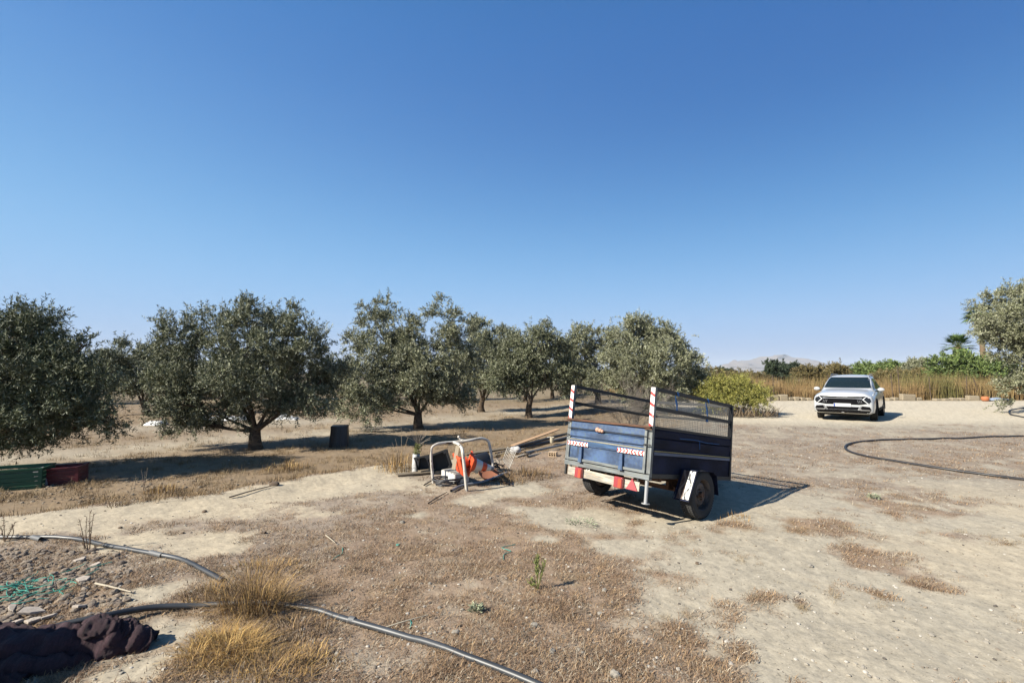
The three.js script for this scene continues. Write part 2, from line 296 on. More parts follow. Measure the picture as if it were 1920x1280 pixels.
// base: point on the ground; lobes: [x, y, across, up, behind] of the crown's masses in frame pixels at distance d, behind in metres
function olive(label, base, d, lobes, sprigs, { pal = OLIVE, leafL = 0.105, leafW = 0.026, name = 'olive_tree', group = 'olive trees of the grove', seed = 1, shoots = 1, trunkR = 0.17, fork = 0.6, cat = 'tree', n = 17, stems = 1 } = {}) {
  rnd = rngOf(seed * 7919 + 3);
  leafL *= 0.86; leafW *= 0.86;
  const t = thing(name, label, cat, base, group), L = new Leaves(), k = d / FOCAL, limbs = [];
  const LB = lobes.map(([px, py, rx, ry, dd]) => { const c = at(px, py, d).sub(base), back = dd ?? rr(-0.35, 0.35) * (rx + ry) * k; c.z -= back; return { c, rx: rx * k, ry: ry * k, rz: (0.35 * ry + 0.65 * rx) * k }; });
  const vol = LB.map(l => Math.pow(l.rx * l.ry * l.rz, 0.75)), total = vol.reduce((a, b) => a + b, 0);
  LB.forEach((l, i) => {
    const m = Math.max(4, Math.round(sprigs * vol[i] / total)), groups = Math.max(3, Math.round(m / 16));
    for (let q = 0; q < groups; q++) {
      const v = randDir().multiplyScalar(Math.pow(rnd(), 0.42)), gc = V(l.c.x + v.x * l.rx, l.c.y + v.y * l.ry, l.c.z + v.z * l.rz);
      const out = unit(V(v.x, v.y * 0.7 + 0.35, v.z)), size = rr(0.12, 0.3) * Math.sqrt(k / 0.0145), gl = rr(0.8, 1.2);
      const P = { ...pal, a: pal.a.map(x => x * gl), b: pal.b.map(x => x * gl), c: pal.c.map(x => x * gl) };
      for (let j = 0; j < m / groups; j++) {
        const o = V(gc.x + gauss() * size, gc.y + gauss() * size * 0.8, gc.z + gauss() * size), r = randDir();
        if (base.y + o.y < height(base.x + o.x, base.z + o.z) + 0.08) continue;
        sprig(L, o, unit(V(out.x + r.x * 0.9, out.y + r.y * 0.9, out.z + r.z * 0.9)), rr(0.18, 0.36) * Math.min(1.4, leafL / 0.1), n, leafL, leafW, P);
      }
    }
    const up = Math.round(shoots * l.rx * 9);                            // whippy shoots along the upper outline
    for (let q = 0; q < up; q++) {
      const a = rr(0, 2 * Math.PI), e = rr(0.35, 1), v = V(Math.cos(a) * Math.sqrt(1 - e * e), e, Math.sin(a) * Math.sqrt(1 - e * e)), o = V(l.c.x + v.x * l.rx * 0.84, l.c.y + v.y * l.ry * 0.84, l.c.z + v.z * l.rz * 0.84), r = randDir();
      sprig(L, o, unit(V(v.x * 0.5 + r.x * 0.35, 1 + r.y * 0.3, v.z * 0.5 + r.z * 0.35)), rr(0.2, 0.42), n + 5, leafL, leafW, pal);
    }
    if (i % 2 === 0 || LB.length < 6) limbs.push(l);
  });
  const bark = [];
  for (let q = 0; q < stems; q++) {
    const f = V(rr(-0.12, 0.12) + (q - (stems - 1) / 2) * 0.3, fork, rr(-0.12, 0.12));
    bark.push(tube([V((q - (stems - 1) / 2) * 0.16, -0.12, 0), V(rr(-0.05, 0.05) + (q - (stems - 1) / 2) * 0.2, fork * 0.45, rr(-0.05, 0.05)), f], s => trunkR * (1.35 - 0.55 * s + 0.35 * Math.exp(-s * 8)), 11, 10));
    limbs.filter((_, i) => i % stems === q).forEach(l => {
      const e = V(l.c.x, l.c.y + l.ry * 0.3, l.c.z), m = f.clone().lerp(e, 0.45); m.y += 0.12 * (e.y > f.y ? -1 : 2); m.x += gauss() * 0.12; m.z += gauss() * 0.12;
      bark.push(tube([f.clone().add(V(0, -0.12, 0)), m, e], s => trunkR * lerp(0.46, 0.05, Math.sqrt(s)), 6, 8));
      for (let b = 0; b < 3; b++) { const v = randDir().multiplyScalar(0.8), s = m.clone().lerp(e, rr(0.1, 0.8)); bark.push(tube([s, V(l.c.x + v.x * l.rx, l.c.y + Math.abs(v.y) * l.ry, l.c.z + v.z * l.rz)], x => trunkR * lerp(0.16, 0.04, x), 4, 3)); }
    });
  }
  mesh('trunk', bark, barkMat, t);
  mesh('crown', L.geometry(), leafMat, t).userData.kind = 'stuff';
  return t;
}
const tr = (x, d) => onGround(x, d, -0.02);
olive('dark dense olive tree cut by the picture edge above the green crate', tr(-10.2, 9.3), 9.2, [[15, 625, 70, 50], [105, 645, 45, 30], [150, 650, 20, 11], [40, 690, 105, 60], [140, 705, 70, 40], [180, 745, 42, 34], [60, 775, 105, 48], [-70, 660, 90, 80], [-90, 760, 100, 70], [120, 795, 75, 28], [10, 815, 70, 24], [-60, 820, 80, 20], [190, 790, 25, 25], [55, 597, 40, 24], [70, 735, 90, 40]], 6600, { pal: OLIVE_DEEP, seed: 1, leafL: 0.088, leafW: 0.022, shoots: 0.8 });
olive('broad round olive tree left of the black bin, its trunk leaning apart', G(480, 842), 12.7, [[470, 600, 44, 36], [530, 612, 52, 38], [400, 612, 34, 40], [338, 628, 36, 38], [580, 650, 42, 44], [500, 670, 80, 46], [400, 685, 70, 50], [335, 700, 45, 48], [612, 710, 36, 42], [540, 715, 70, 36], [358, 757, 46, 44], [440, 748, 50, 30], [570, 750, 45, 18], [298, 660, 22, 28], [350, 795, 30, 16], [600, 765, 18, 10], [470, 725, 70, 36], [430, 775, 36, 16], [530, 755, 40, 20], [330, 775, 34, 26], [395, 795, 34, 12], [575, 768, 36, 10]], 7400, { seed: 2, leafL: 0.098, leafW: 0.024, trunkR: 0.145 });
olive('tall olive tree with two upright tops behind the white tubular frame', G(785, 803), 17.3, [[690, 592, 30, 38], [663, 640, 18, 24], [760, 622, 34, 30], [838, 602, 28, 40], [800, 650, 58, 42], [720, 655, 52, 46], [868, 660, 36, 46], [690, 715, 50, 44], [780, 705, 75, 38], [858, 722, 42, 36], [700, 762, 58, 24], [835, 752, 48, 16], [655, 735, 28, 32], [720, 575, 14, 14], [770, 740, 60, 28], [800, 690, 60, 40]], 5800, { pal: OLIVE_PALE, seed: 3, leafL: 0.115, leafW: 0.03, trunkR: 0.15, shoots: 1.2 });
olive('low olive tree with one bare forked trunk left of the trailer', G(992, 783), 21.7, [[1010, 640, 34, 30], [960, 658, 34, 30], [1050, 660, 26, 30], [1000, 685, 64, 32], [945, 712, 38, 28], [1052, 710, 28, 28], [985, 722, 45, 14]], 3500, { seed: 4, leafL: 0.125, leafW: 0.034, trunkR: 0.13, fork: 0.95 });
olive('large round olive tree rising over the trailer, right end of the grove', onGround(5.85, 21.2, -0.02), 21, [[1213, 628, 46, 34], [1160, 652, 40, 36], [1258, 648, 32, 36], [1210, 685, 72, 44], [1288, 692, 28, 34], [1150, 715, 42, 32], [1265, 718, 42, 24], [1308, 708, 16, 24], [1190, 608, 26, 16], [1220, 735, 60, 22]], 5000, { pal: OLIVE_PALE, seed: 5, leafL: 0.128, leafW: 0.034 });
olive('olive tree standing behind the trailer, half hidden by the round one', tr(5.1, 28.2), 27.5, [[1100, 638, 34, 26], [1140, 640, 28, 22], [1085, 675, 38, 34], [1125, 692, 42, 30], [1095, 718, 36, 22], [1068, 660, 20, 30]], 2500, { pal: OLIVE_PALE, seed: 6, leafL: 0.15, leafW: 0.042 });
olive('olive tree peeping out behind the one with two upright tops', tr(-1.6, 25), 25, [[893, 618, 22, 22], [918, 648, 30, 28], [942, 634, 24, 18], [900, 690, 36, 34], [930, 715, 30, 24]], 2100, { pal: OLIVE_PALE, seed: 7, leafL: 0.145, leafW: 0.04 });
olive('olive tree with its thin dark trunk seen between the two front trees', G(272, 779), 22.8, [[268, 668, 32, 24], [232, 686, 40, 32], [310, 690, 35, 35], [270, 718, 56, 24], [222, 652, 16, 10], [205, 720, 30, 26]], 2400, { seed: 8, leafL: 0.135, leafW: 0.036, trunkR: 0.15 });
[[20, 33], [130, 31], [205, 34], [335, 38], [430, 35], [560, 37], [640, 31], [735, 38], [860, 36], [985, 34], [1035, 37]].forEach(([px, d], i) => {
  rnd = rngOf(500 + i); const o = [rr(-8, 8), rr(-4, 6)];
  olive(`back-row olive, ${['first', 'second', 'third', 'fourth', 'fifth', 'sixth', 'seventh', 'eighth', 'ninth', 'tenth', 'eleventh'][i]} from the left edge, behind the near trees`, tr((px - 960) / FOCAL * d, d), d, [[px + o[0], 682 + o[1], 34, 24], [px - 22, 700, 30, 26], [px + 24, 702, 30, 26], [px, 716, 44, 18], [px + o[1] * 3, 668, 18, 14]], 620, { seed: 20 + i, leafL: 0.2, leafW: 0.06, group: 'far olive trees of the back row', n: 11, trunkR: 0.15 });
});
olive('big grey-green olive tree cut by the picture edge beside the palms', tr(24.0, 20.5), 20, [[1925, 588, 58, 56], [1885, 612, 46, 42], [1852, 615, 24, 20], [1890, 655, 36, 32], [1930, 690, 42, 55], [1960, 640, 60, 90], [1915, 735, 22, 26], [1905, 548, 20, 20], [1990, 560, 60, 50], [1935, 640, 50, 40]], 6000, { pal: OLIVE_PALE, seed: 9, leafL: 0.12, leafW: 0.036, group: null });

// shrubs and trees beyond the fence
const GREEN = { a: [0.045, 0.075, 0.018], b: [0.095, 0.135, 0.032], c: [0.16, 0.2, 0.06], p: 0.34, q: 0.78 };
const DARKGREEN = { a: [0.015, 0.027, 0.012], b: [0.03, 0.046, 0.02], c: [0.055, 0.073, 0.033], p: 0.45, q: 0.85 };
const DRYGREEN = { a: [0.067, 0.058, 0.02], b: [0.122, 0.097, 0.033], c: [0.182, 0.134, 0.055], p: 0.4, q: 0.8 };
const YELLOW = { a: [0.095, 0.102, 0.018], b: [0.190, 0.182, 0.032], c: [0.277, 0.248, 0.066], p: 0.3, q: 0.75 };
const shrubAt = (label, px, d, lobes, sprigs, o) => olive(label, onGround((px - 960) / FOCAL * d, d, -0.02), d, lobes, sprigs, { name: 'shrub', cat: 'shrub', group: 'shrubs beyond the fence', fork: 0.3, trunkR: 0.05, shoots: 0.3, stems: 2, ...o });
shrubAt('dark rounded tree with a double crown far behind the fence', 1467, 72, [[1455, 692, 18, 13, 0], [1480, 695, 17, 11, 0], [1466, 702, 28, 8, 0]], 1300, { name: 'round_tree', cat: 'tree', group: null, pal: DARKGREEN, leafL: 0.36, leafW: 0.13, seed: 30, trunkR: 0.2, stems: 1, fork: 0.8 });
shrubAt('small green shrub far off between the mountain and the yellow bush', 1357, 60, [[1357, 700, 12, 7, 0], [1368, 703, 8, 5, 0]], 380, { pal: DARKGREEN, leafL: 0.28, leafW: 0.1, seed: 31 });
shrubAt('olive-brown shrub just left of the parked car', 1516, 46, [[1512, 700, 16, 11, 0], [1526, 704, 12, 9, 0], [1545, 701, 9, 11, 0]], 750, { pal: DRYGREEN, leafL: 0.22, leafW: 0.08, seed: 32 });
shrubAt('rusty feathery shrub showing above the car roof, left half', 1568, 44, [[1568, 696, 13, 9, 0], [1580, 701, 10, 7, 0]], 500, { pal: DRYGREEN, leafL: 0.2, leafW: 0.07, seed: 33 });
shrubAt('green shrub showing above the car roof, right half', 1612, 50, [[1605, 698, 12, 7, 0], [1622, 694, 15, 8, 0], [1615, 704, 22, 7, 0]], 700, { pal: GREEN, leafL: 0.24, leafW: 0.09, seed: 34 });
shrubAt('rounded green shrub right of the car beyond the reeds', 1668, 46, [[1668, 692, 17, 9, 0], [1655, 700, 14, 9, 0], [1684, 700, 14, 9, 0]], 800, { pal: GREEN, leafL: 0.22, leafW: 0.085, seed: 35 });
shrubAt('pale feathery shrub between the rounded shrub and the bright green one', 1715, 44, [[1708, 690, 12, 12, 0], [1722, 683, 9, 11, 0], [1735, 694, 12, 12, 0], [1700, 700, 14, 9, 0]], 800, { pal: OLIVE_PALE, leafL: 0.2, leafW: 0.06, seed: 36 });
shrubAt('large bright green shrub under the small palm', 1805, 38, [[1775, 690, 24, 18, 0], [1800, 682, 24, 17, 0], [1830, 685, 28, 18, 0], [1860, 690, 24, 18, 0], [1810, 702, 55, 12, 0], [1890, 700, 30, 14, 0]], 2400, { pal: GREEN, leafL: 0.2, leafW: 0.085, seed: 37 });
shrubAt('low brown-green scrub at the foot of the bright green shrub', 1720, 41, [[1700, 706, 30, 6, 0], [1740, 705, 26, 7, 0], [1650, 708, 30, 5, 0]], 700, { pal: DRYGREEN, leafL: 0.2, leafW: 0.07, seed: 38 });
shrubAt('low dry scrub behind the yellow bush by the fence', 1395, 44, [[1370, 706, 34, 5, 0], [1420, 708, 34, 5, 0], [1330, 702, 24, 7, 0]], 700, { pal: DRYGREEN, leafL: 0.2, leafW: 0.07, seed: 39 });
shrubAt('yellow-green broom bush beside the track behind the trailer', 1375, 19.6, [[1365, 728, 32, 19, 0], [1400, 735, 30, 20, 0], [1335, 735, 26, 18, 0], [1420, 748, 18, 12, 0], [1375, 748, 52, 12, -0.3], [1330, 752, 24, 10, -0.3], [1390, 722, 18, 10, 0.3]], 2400, { name: 'broom_bush', cat: 'bush', group: null, pal: YELLOW, leafL: 0.11, leafW: 0.022, seed: 40, shoots: 1 });
{ // dead brush under the yellow bush
  rnd = rngOf(41); const b = onGround(9.4, 18.9), t = [], L = new Leaves();
  for (let i = 0; i < 520; i++) { const a = rr(0, 6.28), r = Math.sqrt(rnd()), o = V(Math.cos(a) * r * 1.15, 0.02, Math.sin(a) * r * 0.6), e = V(o.x + gauss() * 0.5, rr(0.1, 0.5), o.z + gauss() * 0.4); L.blade(o, e, unit(V(gauss(), 0, gauss())), 0.02, mix3([0.097, 0.067, 0.043], [0.182, 0.134, 0.079], rnd()), V(gauss() * 0.08, 0.08, 0)); }
  const m = mesh('dead_brush', L.geometry(), bladeMat); m.position.copy(b); tag(m, 'tangle of dead brown brush under the yellow-green bush', 'brush');
}
{ // grey leafless shrub before the round olive tree
  rnd = rngOf(42); const b = onGround(3.55, 14.2), t = thing('bare_shrub', 'grey leafless twiggy shrub behind the trailer mesh', 'shrub', b), twigs = [];
  const grow = (p, dir, len, r, depth) => { const e = p.clone().addScaledVector(dir, len); twigs.push(tube([p, p.clone().lerp(e, 0.5).add(V(gauss() * 0.03, 0, gauss() * 0.03)), e], s => r * lerp(1, 0.6, s), depth > 2 ? 5 : 3, 3)); if (depth > 0) for (let k = 0; k < (depth > 2 ? 5 : 3); k++) grow(p.clone().lerp(e, rr(0.45, 1)), unit(V(dir.x + gauss() * 0.75, dir.y * 0.9 + 0.25 + gauss() * 0.3, dir.z + gauss() * 0.75)), len * rr(0.55, 0.85), r * 0.6, depth - 1); };
  for (let k = 0; k < 9; k++) grow(V(gauss() * 0.15, 0, gauss() * 0.15), unit(V(gauss() * 0.8, 1, gauss() * 0.8)), rr(0.5, 0.8), 0.011, 4);
  mesh('twigs', twigs, mat(0.196, 0.167, 0.138, 1), t).userData.kind = 'stuff';
  mesh('stem', cyl(0.02, 0.03, 0.4, 8, 0, 0.15, 0), twigMat, t);
}
// palms
function palm(label, px, py, d, baseD, r, droop, seed, trunkTop) {
  rnd = rngOf(seed); const top = at(px, py, d), b = onGround(top.x, d), t = thing('fan_palm', label, 'palm', b, 'fan palms behind the fence'), H = top.y - b.y;
  mesh('trunk', [tube([V(0, -0.1, 0), V(0.05, H * 0.5, 0), V(0, H, 0)], s => lerp(0.2, 0.16, s), 9, 8)], mat(0.127, 0.087, 0.052, 1), t);
  const skirt = new Leaves(); for (let i = 0; i < 160; i++) { const a = rr(0, 6.28), y = H - rr(0, 0.7); skirt.blade(V(Math.cos(a) * 0.15, y, Math.sin(a) * 0.15), V(Math.cos(a) * 0.4, y - rr(0.3, 0.7), Math.sin(a) * 0.4), V(-Math.sin(a), 0, Math.cos(a)), 0.08, mix3([0.182, 0.103, 0.049], [0.255, 0.17, 0.085], rnd()), V(Math.cos(a) * 0.1, 0.05, Math.sin(a) * 0.1)); }
  mesh('dead_skirt', skirt.geometry(), bladeMat, t).userData.kind = 'stuff';
  for (let f = 0; f < 36; f++) {
    const a = f * 2.4 + rr(-0.2, 0.2), e = lerp(1.25, -0.35, f / 36) + rr(-0.1, 0.1), dir = V(Math.cos(a) * Math.cos(e), Math.sin(e), Math.sin(a) * Math.cos(e)), L = new Leaves();
    const hub = V(dir.x * r * 0.5, H + dir.y * r * 0.5, dir.z * r * 0.5), side = unit(V(-dir.z, 0, dir.x)), up = dir.clone().cross(side);
    const stalk = tube([V(0, H, 0), hub], 0.02, 4, 2);
    for (let k = 0; k < 17; k++) { const q = lerp(-1.35, 1.35, k / 16), v = dir.clone().multiplyScalar(Math.cos(q)).addScaledVector(side, Math.sin(q)), l = r * rr(0.5, 0.62), tip = hub.clone().addScaledVector(v, l); tip.y -= droop * rr(0.7, 1.2); L.blade(hub, tip, unit(v.clone().cross(up)), 0.1, mix3([0.045, 0.09, 0.02], [0.12, 0.18, 0.05], rnd()), V(0, 0.04, 0)); }
    const g = L.geometry(), sc = []; for (let i = 0; i < stalk.toNonIndexed().attributes.position.count; i++) sc.push(0.14, 0.15, 0.05);
    const s2 = stalk.toNonIndexed(); s2.setAttribute('color', new THREE.Float32BufferAttribute(sc, 3));
    mesh('frond', [g, s2], bladeMat, t);
  }
  return t;
}
palm('small fan palm standing clear above the bright green shrub', 1797, 650, 40, 40, 1.3, 0.12, 60);
palm('tall fan palm looking out behind the big olive tree at the edge', 1838, 592, 38, 38, 1.25, 0.35, 61);

// reeds and dry grass beyond the fence: nobody could count them
function instanced(name, geo, material, list, label, category) {          // list: [position, turn, scale, colour, tilt]
  const m = new THREE.InstancedMesh(geo, material, list.length), M = new THREE.Matrix4(), q = new THREE.Quaternion(), c = new THREE.Color();
  list.forEach(([p, turn, s, col, tilt = 0, sy = 1], i) => { q.setFromEuler(new THREE.Euler(tilt, turn, tilt * 0.5)); M.compose(p, q, V(s, s * sy, s)); m.setMatrixAt(i, M); m.setColorAt(i, c.setRGB(...col)); });
  m.name = numbered(name); m.castShadow = m.receiveShadow = true; scene.add(m); return tag(m, label, category, null, 'stuff');
}
function clump(n, spread, h0, h1, w, lean, seed) {
  rnd = rngOf(seed); const L = new Leaves();
  for (let i = 0; i < n; i++) { const a = rr(0, 6.28), r = Math.sqrt(rnd()) * spread, h = rr(h0, h1), o = V(Math.cos(a) * r, -0.01, Math.sin(a) * r), l = lean * h * rr(0.3, 1.3), b = rr(0, 6.28), v = rr(0.7, 1.25); L.blade(o, V(o.x + Math.cos(b) * l, h, o.z + Math.sin(b) * l), V(Math.cos(b + 1.57), 0, Math.sin(b + 1.57)), w * rr(0.7, 1.3), [v, v, v], V(-Math.cos(b) * l * 0.18, h * 0.1, -Math.sin(b) * l * 0.18)); }
  return L.geometry();
}
const instMat = new THREE.MeshStandardMaterial({ vertexColors: true, roughness: 0.9, side: THREE.DoubleSide });
{
  const g = clump(26, 0.34, 0.35, 1.4, 0.02, 0.26, 70), list = [];
  rnd = rngOf(71);
  for (let i = 0; i < 5200; i++) {
    const d = 30.9 + Math.pow(rnd(), 1.6) * 12, x = lerp(8.5, 46, rnd());
    const n = fbm(x * 0.35, d * 0.5, 3), tone = mix3([0.19, 0.115, 0.046], [0.31, 0.21, 0.095], Math.pow(rnd(), 1.5)), c = mix3(tone, [0.10, 0.10, 0.028], smooth(0.5, 0.72, n) * 0.8 + (rnd() < 0.08 ? 0.3 : 0));
    list.push([onGround(x, d), rr(0, 6.28), rr(0.4, 1.15) * (0.2 + n * 1.5) * (d > 34 ? 1.15 : 1), c]);
  }
  instanced('dry_reeds', g, instMat, list, 'stand of tall dry orange-brown reeds and grasses behind the fence', 'reeds');
}

// ---------------------------------------------------------------- ground cover (stuff)
{
  rnd = rngOf(80);
  const thatch = clump(16, 0.075, 0.008, 0.045, 0.0042, 1.6, 81), straw = [], pebbles = [], tufts = [], orchardGrass = [];
  const tone = () => { const u = rnd(); return u < 0.3 ? [0.17, 0.105, 0.062] : u < 0.6 ? [0.235, 0.152, 0.09] : u < 0.8 ? [0.31, 0.205, 0.11] : u < 0.88 ? [0.1, 0.07, 0.05] : [0.36, 0.3, 0.22]; };
  const pick = () => { const d = 1 / lerp(1 / 2.2, 1 / 26, Math.pow(rnd(), 0.8)), x = d * lerp(-1.2, 1.2, rnd()); return [x, d]; };
  for (let i = 0; i < 90000; i++) {
    const [x, d] = pick(), c = cover(x, d); if (d > 16) continue;
    const want = c.orchard > 0.5 ? 0 : Math.pow(c.litter, 1.5);
    if (rnd() > want * (0.25 + 1.1 * smooth(0.35, 0.65, fbm(x * 3.3 + 40, d * 3.3, 3)))) continue;
    straw.push([onGround(x, d, -0.004), rr(0, 6.28), rr(0.5, 1.15) * lerp(1, 1.5, smooth(4, 12, d)), tone(), rr(-0.3, 0.3), rr(0.3, 1.0)]);
  }
  instanced('dead_thatch', thatch, instMat, straw, 'mat of short dead brown weeds over the foreground earth', 'dead weeds');
  const peb = new THREE.IcosahedronGeometry(1, 1); { const p = peb.attributes.position; for (let i = 0; i < p.count; i++) { const k = 0.72 + 0.5 * noise(p.getX(i) * 1.7 + 5, p.getY(i) * 1.7 + p.getZ(i) * 1.3); p.setXYZ(i, p.getX(i) * k, p.getY(i) * k * 0.62, p.getZ(i) * k); } peb.computeVertexNormals(); }
  for (let i = 0; i < 26000; i++) {
    const [x, d] = pick(), c = cover(x, d); if (c.orchard > 0.6 && rnd() > 0.15) continue;
    if (rnd() > 0.25 + 0.5 * c.litter + 0.7 * c.gravel) continue;
    const u = rnd(), s = Math.pow(rnd(), 3.6) * 0.013 + 0.0025, col = u < 0.4 ? [0.242, 0.214, 0.173] : u < 0.6 ? [0.335, 0.306, 0.266] : u < 0.8 ? [0.156, 0.127, 0.098] : u < 0.92 ? [0.208, 0.162, 0.116] : [0.069, 0.058, 0.049];
    pebbles.push([onGround(x, d, s * 0.15), rr(0, 6.28), s * lerp(1, 1.35, smooth(5, 12, d)), col, rr(-0.4, 0.4)]);
  }
  instanced('gravel', peb, mat(1, 1, 1, 0.95), pebbles, 'loose pale and dark gravel strewn over the yard', 'gravel');
  // straggling dry grass in the orchard and along the bank
  const og = clump(14, 0.14, 0.03, 0.22, 0.007, 0.95, 82);
  for (let i = 0; i < 30000; i++) {
    const d = 1 / lerp(1 / 4.5, 1 / 34, Math.pow(rnd(), 0.9)), x = d * lerp(-1.25, 0.35, rnd()), c = cover(x, d); if (c.s < -0.25) continue;
    let strip = 0; for (const p of STRIP) strip = Math.max(strip, e2(x, d, p));
    const want = (0.12 + 1.5 * smooth(0.42, 0.68, c.n1)) * (1 - 0.85 * strip) + 0.7 * Math.exp(-Math.pow((c.s - 0.9) / 0.35, 2)) * smooth(0.35, 0.6, c.n2);
    if (rnd() > want * 0.75) continue;
    const u = rnd(); orchardGrass.push([onGround(x, d), rr(0, 6.28), rr(0.35, 1.0) * lerp(0.85, 1.3, smooth(8, 25, d)), u < 0.5 ? [0.208, 0.136, 0.064] : u < 0.8 ? [0.162, 0.104, 0.049] : [0.254, 0.191, 0.104], 0, rr(0.4, 1)]);
  }
  instanced('dry_grass', og, instMat, orchardGrass, 'sparse dry orange grass growing between the olive rows', 'grass');
  // small tufts standing up out of the dead patches on the yard
  for (const p of LITTER) for (let i = 0; i < 60; i++) {
    const x = p[0] + gauss() * p[2] * 0.8, d = p[1] + gauss() * p[3] * 0.8, u = rnd(); if (d < 2.3) continue;
    if (fbm(x * 5, d * 5, 2) < 0.47) continue;
    tufts.push([onGround(x, d), rr(0, 6.28), rr(0.08, 0.26), u < 0.5 ? [0.27, 0.205, 0.12] : [0.21, 0.152, 0.09], 0, rr(0.4, 1)]);
  }
  instanced('yard_tufts', og, instMat, tufts, 'tiny dry grass tufts in brown patches on the pale yard', 'grass tufts');
}
// grass clumps of the foreground, each one a plant
function grassClump(label, px, py, spread, n, h0, h1, w, lean, tones, seed, name = 'grass_clump', group = 'dry grass clumps by the black pipe') {
  rnd = rngOf(seed); const b = G(px, py), L = new Leaves();
  for (let i = 0; i < n; i++) {
    const flop = rnd() < 0.4, a = rr(0, 6.28), r = Math.sqrt(rnd()) * spread * (flop ? 1.15 : 0.9), h = rr(h0, h1) * (1 - 0.5 * r / spread) * (flop ? 0.45 : 1), x = Math.cos(a) * r, z = Math.sin(a) * r * 0.8, o = V(x, height(b.x + x, b.z + z) - b.y - 0.01, z), l = lean * h * rr(0.2, 1.4) * (flop ? 3 : 1), q = rnd() < 0.6 ? a + gauss() * 0.8 : rr(0, 6.28);
    const c = tones[Math.floor(rnd() * tones.length)], v = rr(0.8, 1.2);
    L.blade(o, V(o.x + Math.cos(q) * l, o.y + h, o.z + Math.sin(q) * l), V(Math.cos(q + 1.57), 0, Math.sin(q + 1.57)), w * rr(0.7, 1.3), c.map(k => k * v), V(-Math.cos(q) * l * 0.2, h * 0.14, -Math.sin(q) * l * 0.2));
  }
  const m = mesh(name, L.geometry(), bladeMat); m.position.copy(b); return tag(m, label, 'grass clump', group);
}
const BROWN = [[0.13, 0.08, 0.04], [0.19, 0.12, 0.055], [0.26, 0.17, 0.08], [0.08, 0.052, 0.03]], GOLD = [[0.34, 0.205, 0.06], [0.28, 0.165, 0.05], [0.40, 0.265, 0.095], [0.22, 0.13, 0.045]];
grassClump('tallest brown dead grass clump standing over the black pipe', 478, 1138, 0.27, 1900, 0.04, 0.38, 0.003, 1.15, BROWN.concat(BROWN, GOLD), 90);
grassClump('golden curly grass clump in the bottom foreground below the pipe', 420, 1222, 0.27, 2000, 0.03, 0.17, 0.0034, 1.4, GOLD, 91);
grassClump('thin brown grass clump at the cut end of the grey pipe', 395, 1118, 0.22, 520, 0.03, 0.15, 0.005, 0.7, BROWN.concat(GOLD), 92);
grassClump('pale brown grass clump spreading behind the tallest one', 490, 1075, 0.36, 900, 0.03, 0.13, 0.004, 1.1, BROWN.concat(GOLD), 93);
grassClump('golden-brown grass clump cut by the bottom edge of the picture', 500, 1262, 0.32, 1600, 0.03, 0.12, 0.0034, 1.3, BROWN.concat(GOLD), 94);
grassClump('low brown grass clump right of the tallest one', 560, 1180, 0.26, 700, 0.03, 0.11, 0.005, 0.9, BROWN, 95);
grassClump('small brown grass clump in the bottom corner above the netting', 560, 1240, 0.26, 620, 0.03, 0.10, 0.005, 0.9, BROWN.concat(GOLD), 96);
grassClump('dry grass clump at the sapling tube left of the white frame', 742, 880, 0.34, 300, 0.12, 0.48, 0.007, 0.6, BROWN.concat(GOLD), 97, 'grass_clump', 'dry grass round the scrap heap');
grassClump('brown weeds heaped right of the white frame before the poles', 985, 893, 0.5, 620, 0.05, 0.26, 0.007, 0.7, BROWN, 98, 'grass_clump', 'dry grass round the scrap heap');
grassClump('brown grass clump right of the frame under the wire rack', 955, 905, 0.3, 330, 0.05, 0.2, 0.006, 0.7, BROWN, 99, 'grass_clump', 'dry grass round the scrap heap');
grassClump('orange dry grass clump on the bank below the olive shadow', 305, 925, 0.34, 300, 0.08, 0.26, 0.007, 0.6, GOLD.concat(BROWN), 100, 'grass_clump', 'dry grass along the bank');
grassClump('orange dry grass clump on the bank left of the black bin', 540, 880, 0.5, 360, 0.08, 0.3, 0.008, 0.6, GOLD.concat(BROWN), 101, 'grass_clump', 'dry grass along the bank');
grassClump('brown grass fringe before the trailer wheel shadow', 1375, 972, 0.22, 150, 0.03, 0.11, 0.005, 0.6, BROWN.concat(GOLD), 102, 'grass_clump', null).userData.kind = 'stuff';
function stalks(label, px, py, list, seed, col = [0.133, 0.087, 0.055], bits = 26, group = 'dead weed stalks') {
  rnd = rngOf(seed); const b = G(px, py), d = -b.z, g = [], L = new Leaves(), t = thing('weed_stalk', label, 'weed stalk', b, group);
  for (const [qx, qy] of list) { const e = at(qx, qy, d).sub(b), o = V(gauss() * 0.03, -0.02, gauss() * 0.03); g.push(tube([o, o.clone().lerp(e, 0.5).add(V(gauss() * 0.02, 0, gauss() * 0.02)), e], s => lerp(0.006, 0.0025, s), 4, 5)); for (let k = 0; k < bits; k++) { const s = rr(0.15, 1), q = o.clone().lerp(e, s), v = randDir(); v.y = Math.abs(v.y); L.leaf(q, v, unit(randDir().cross(v)), rr(0.012, 0.04), 0.006, [col[0] * rr(0.8, 1.4), col[1] * rr(0.8, 1.4), col[2] * rr(0.8, 1.4)]); } }
  mesh('stem', g, mat(...col, 1), t); mesh('dry_leaves', L.geometry(), bladeMat, t).userData.kind = 'stuff';
}
stalks('dark brown upright dead weed beside the grey pipe', 163, 1032, [[168, 958], [162, 968], [175, 962], [147, 972], [150, 1000], [200, 1016]], 110);
stalks('dead brown weed cut by the picture edge over the grey pipe', 10, 1015, [[6, 970], [22, 985], [28, 978], [0, 985]], 111);
stalks('pale forked dead stalk on the bank below the big shadow', 268, 918, [[276, 876], [264, 880], [272, 884], [288, 892]], 112, [0.231, 0.179, 0.127], 6);
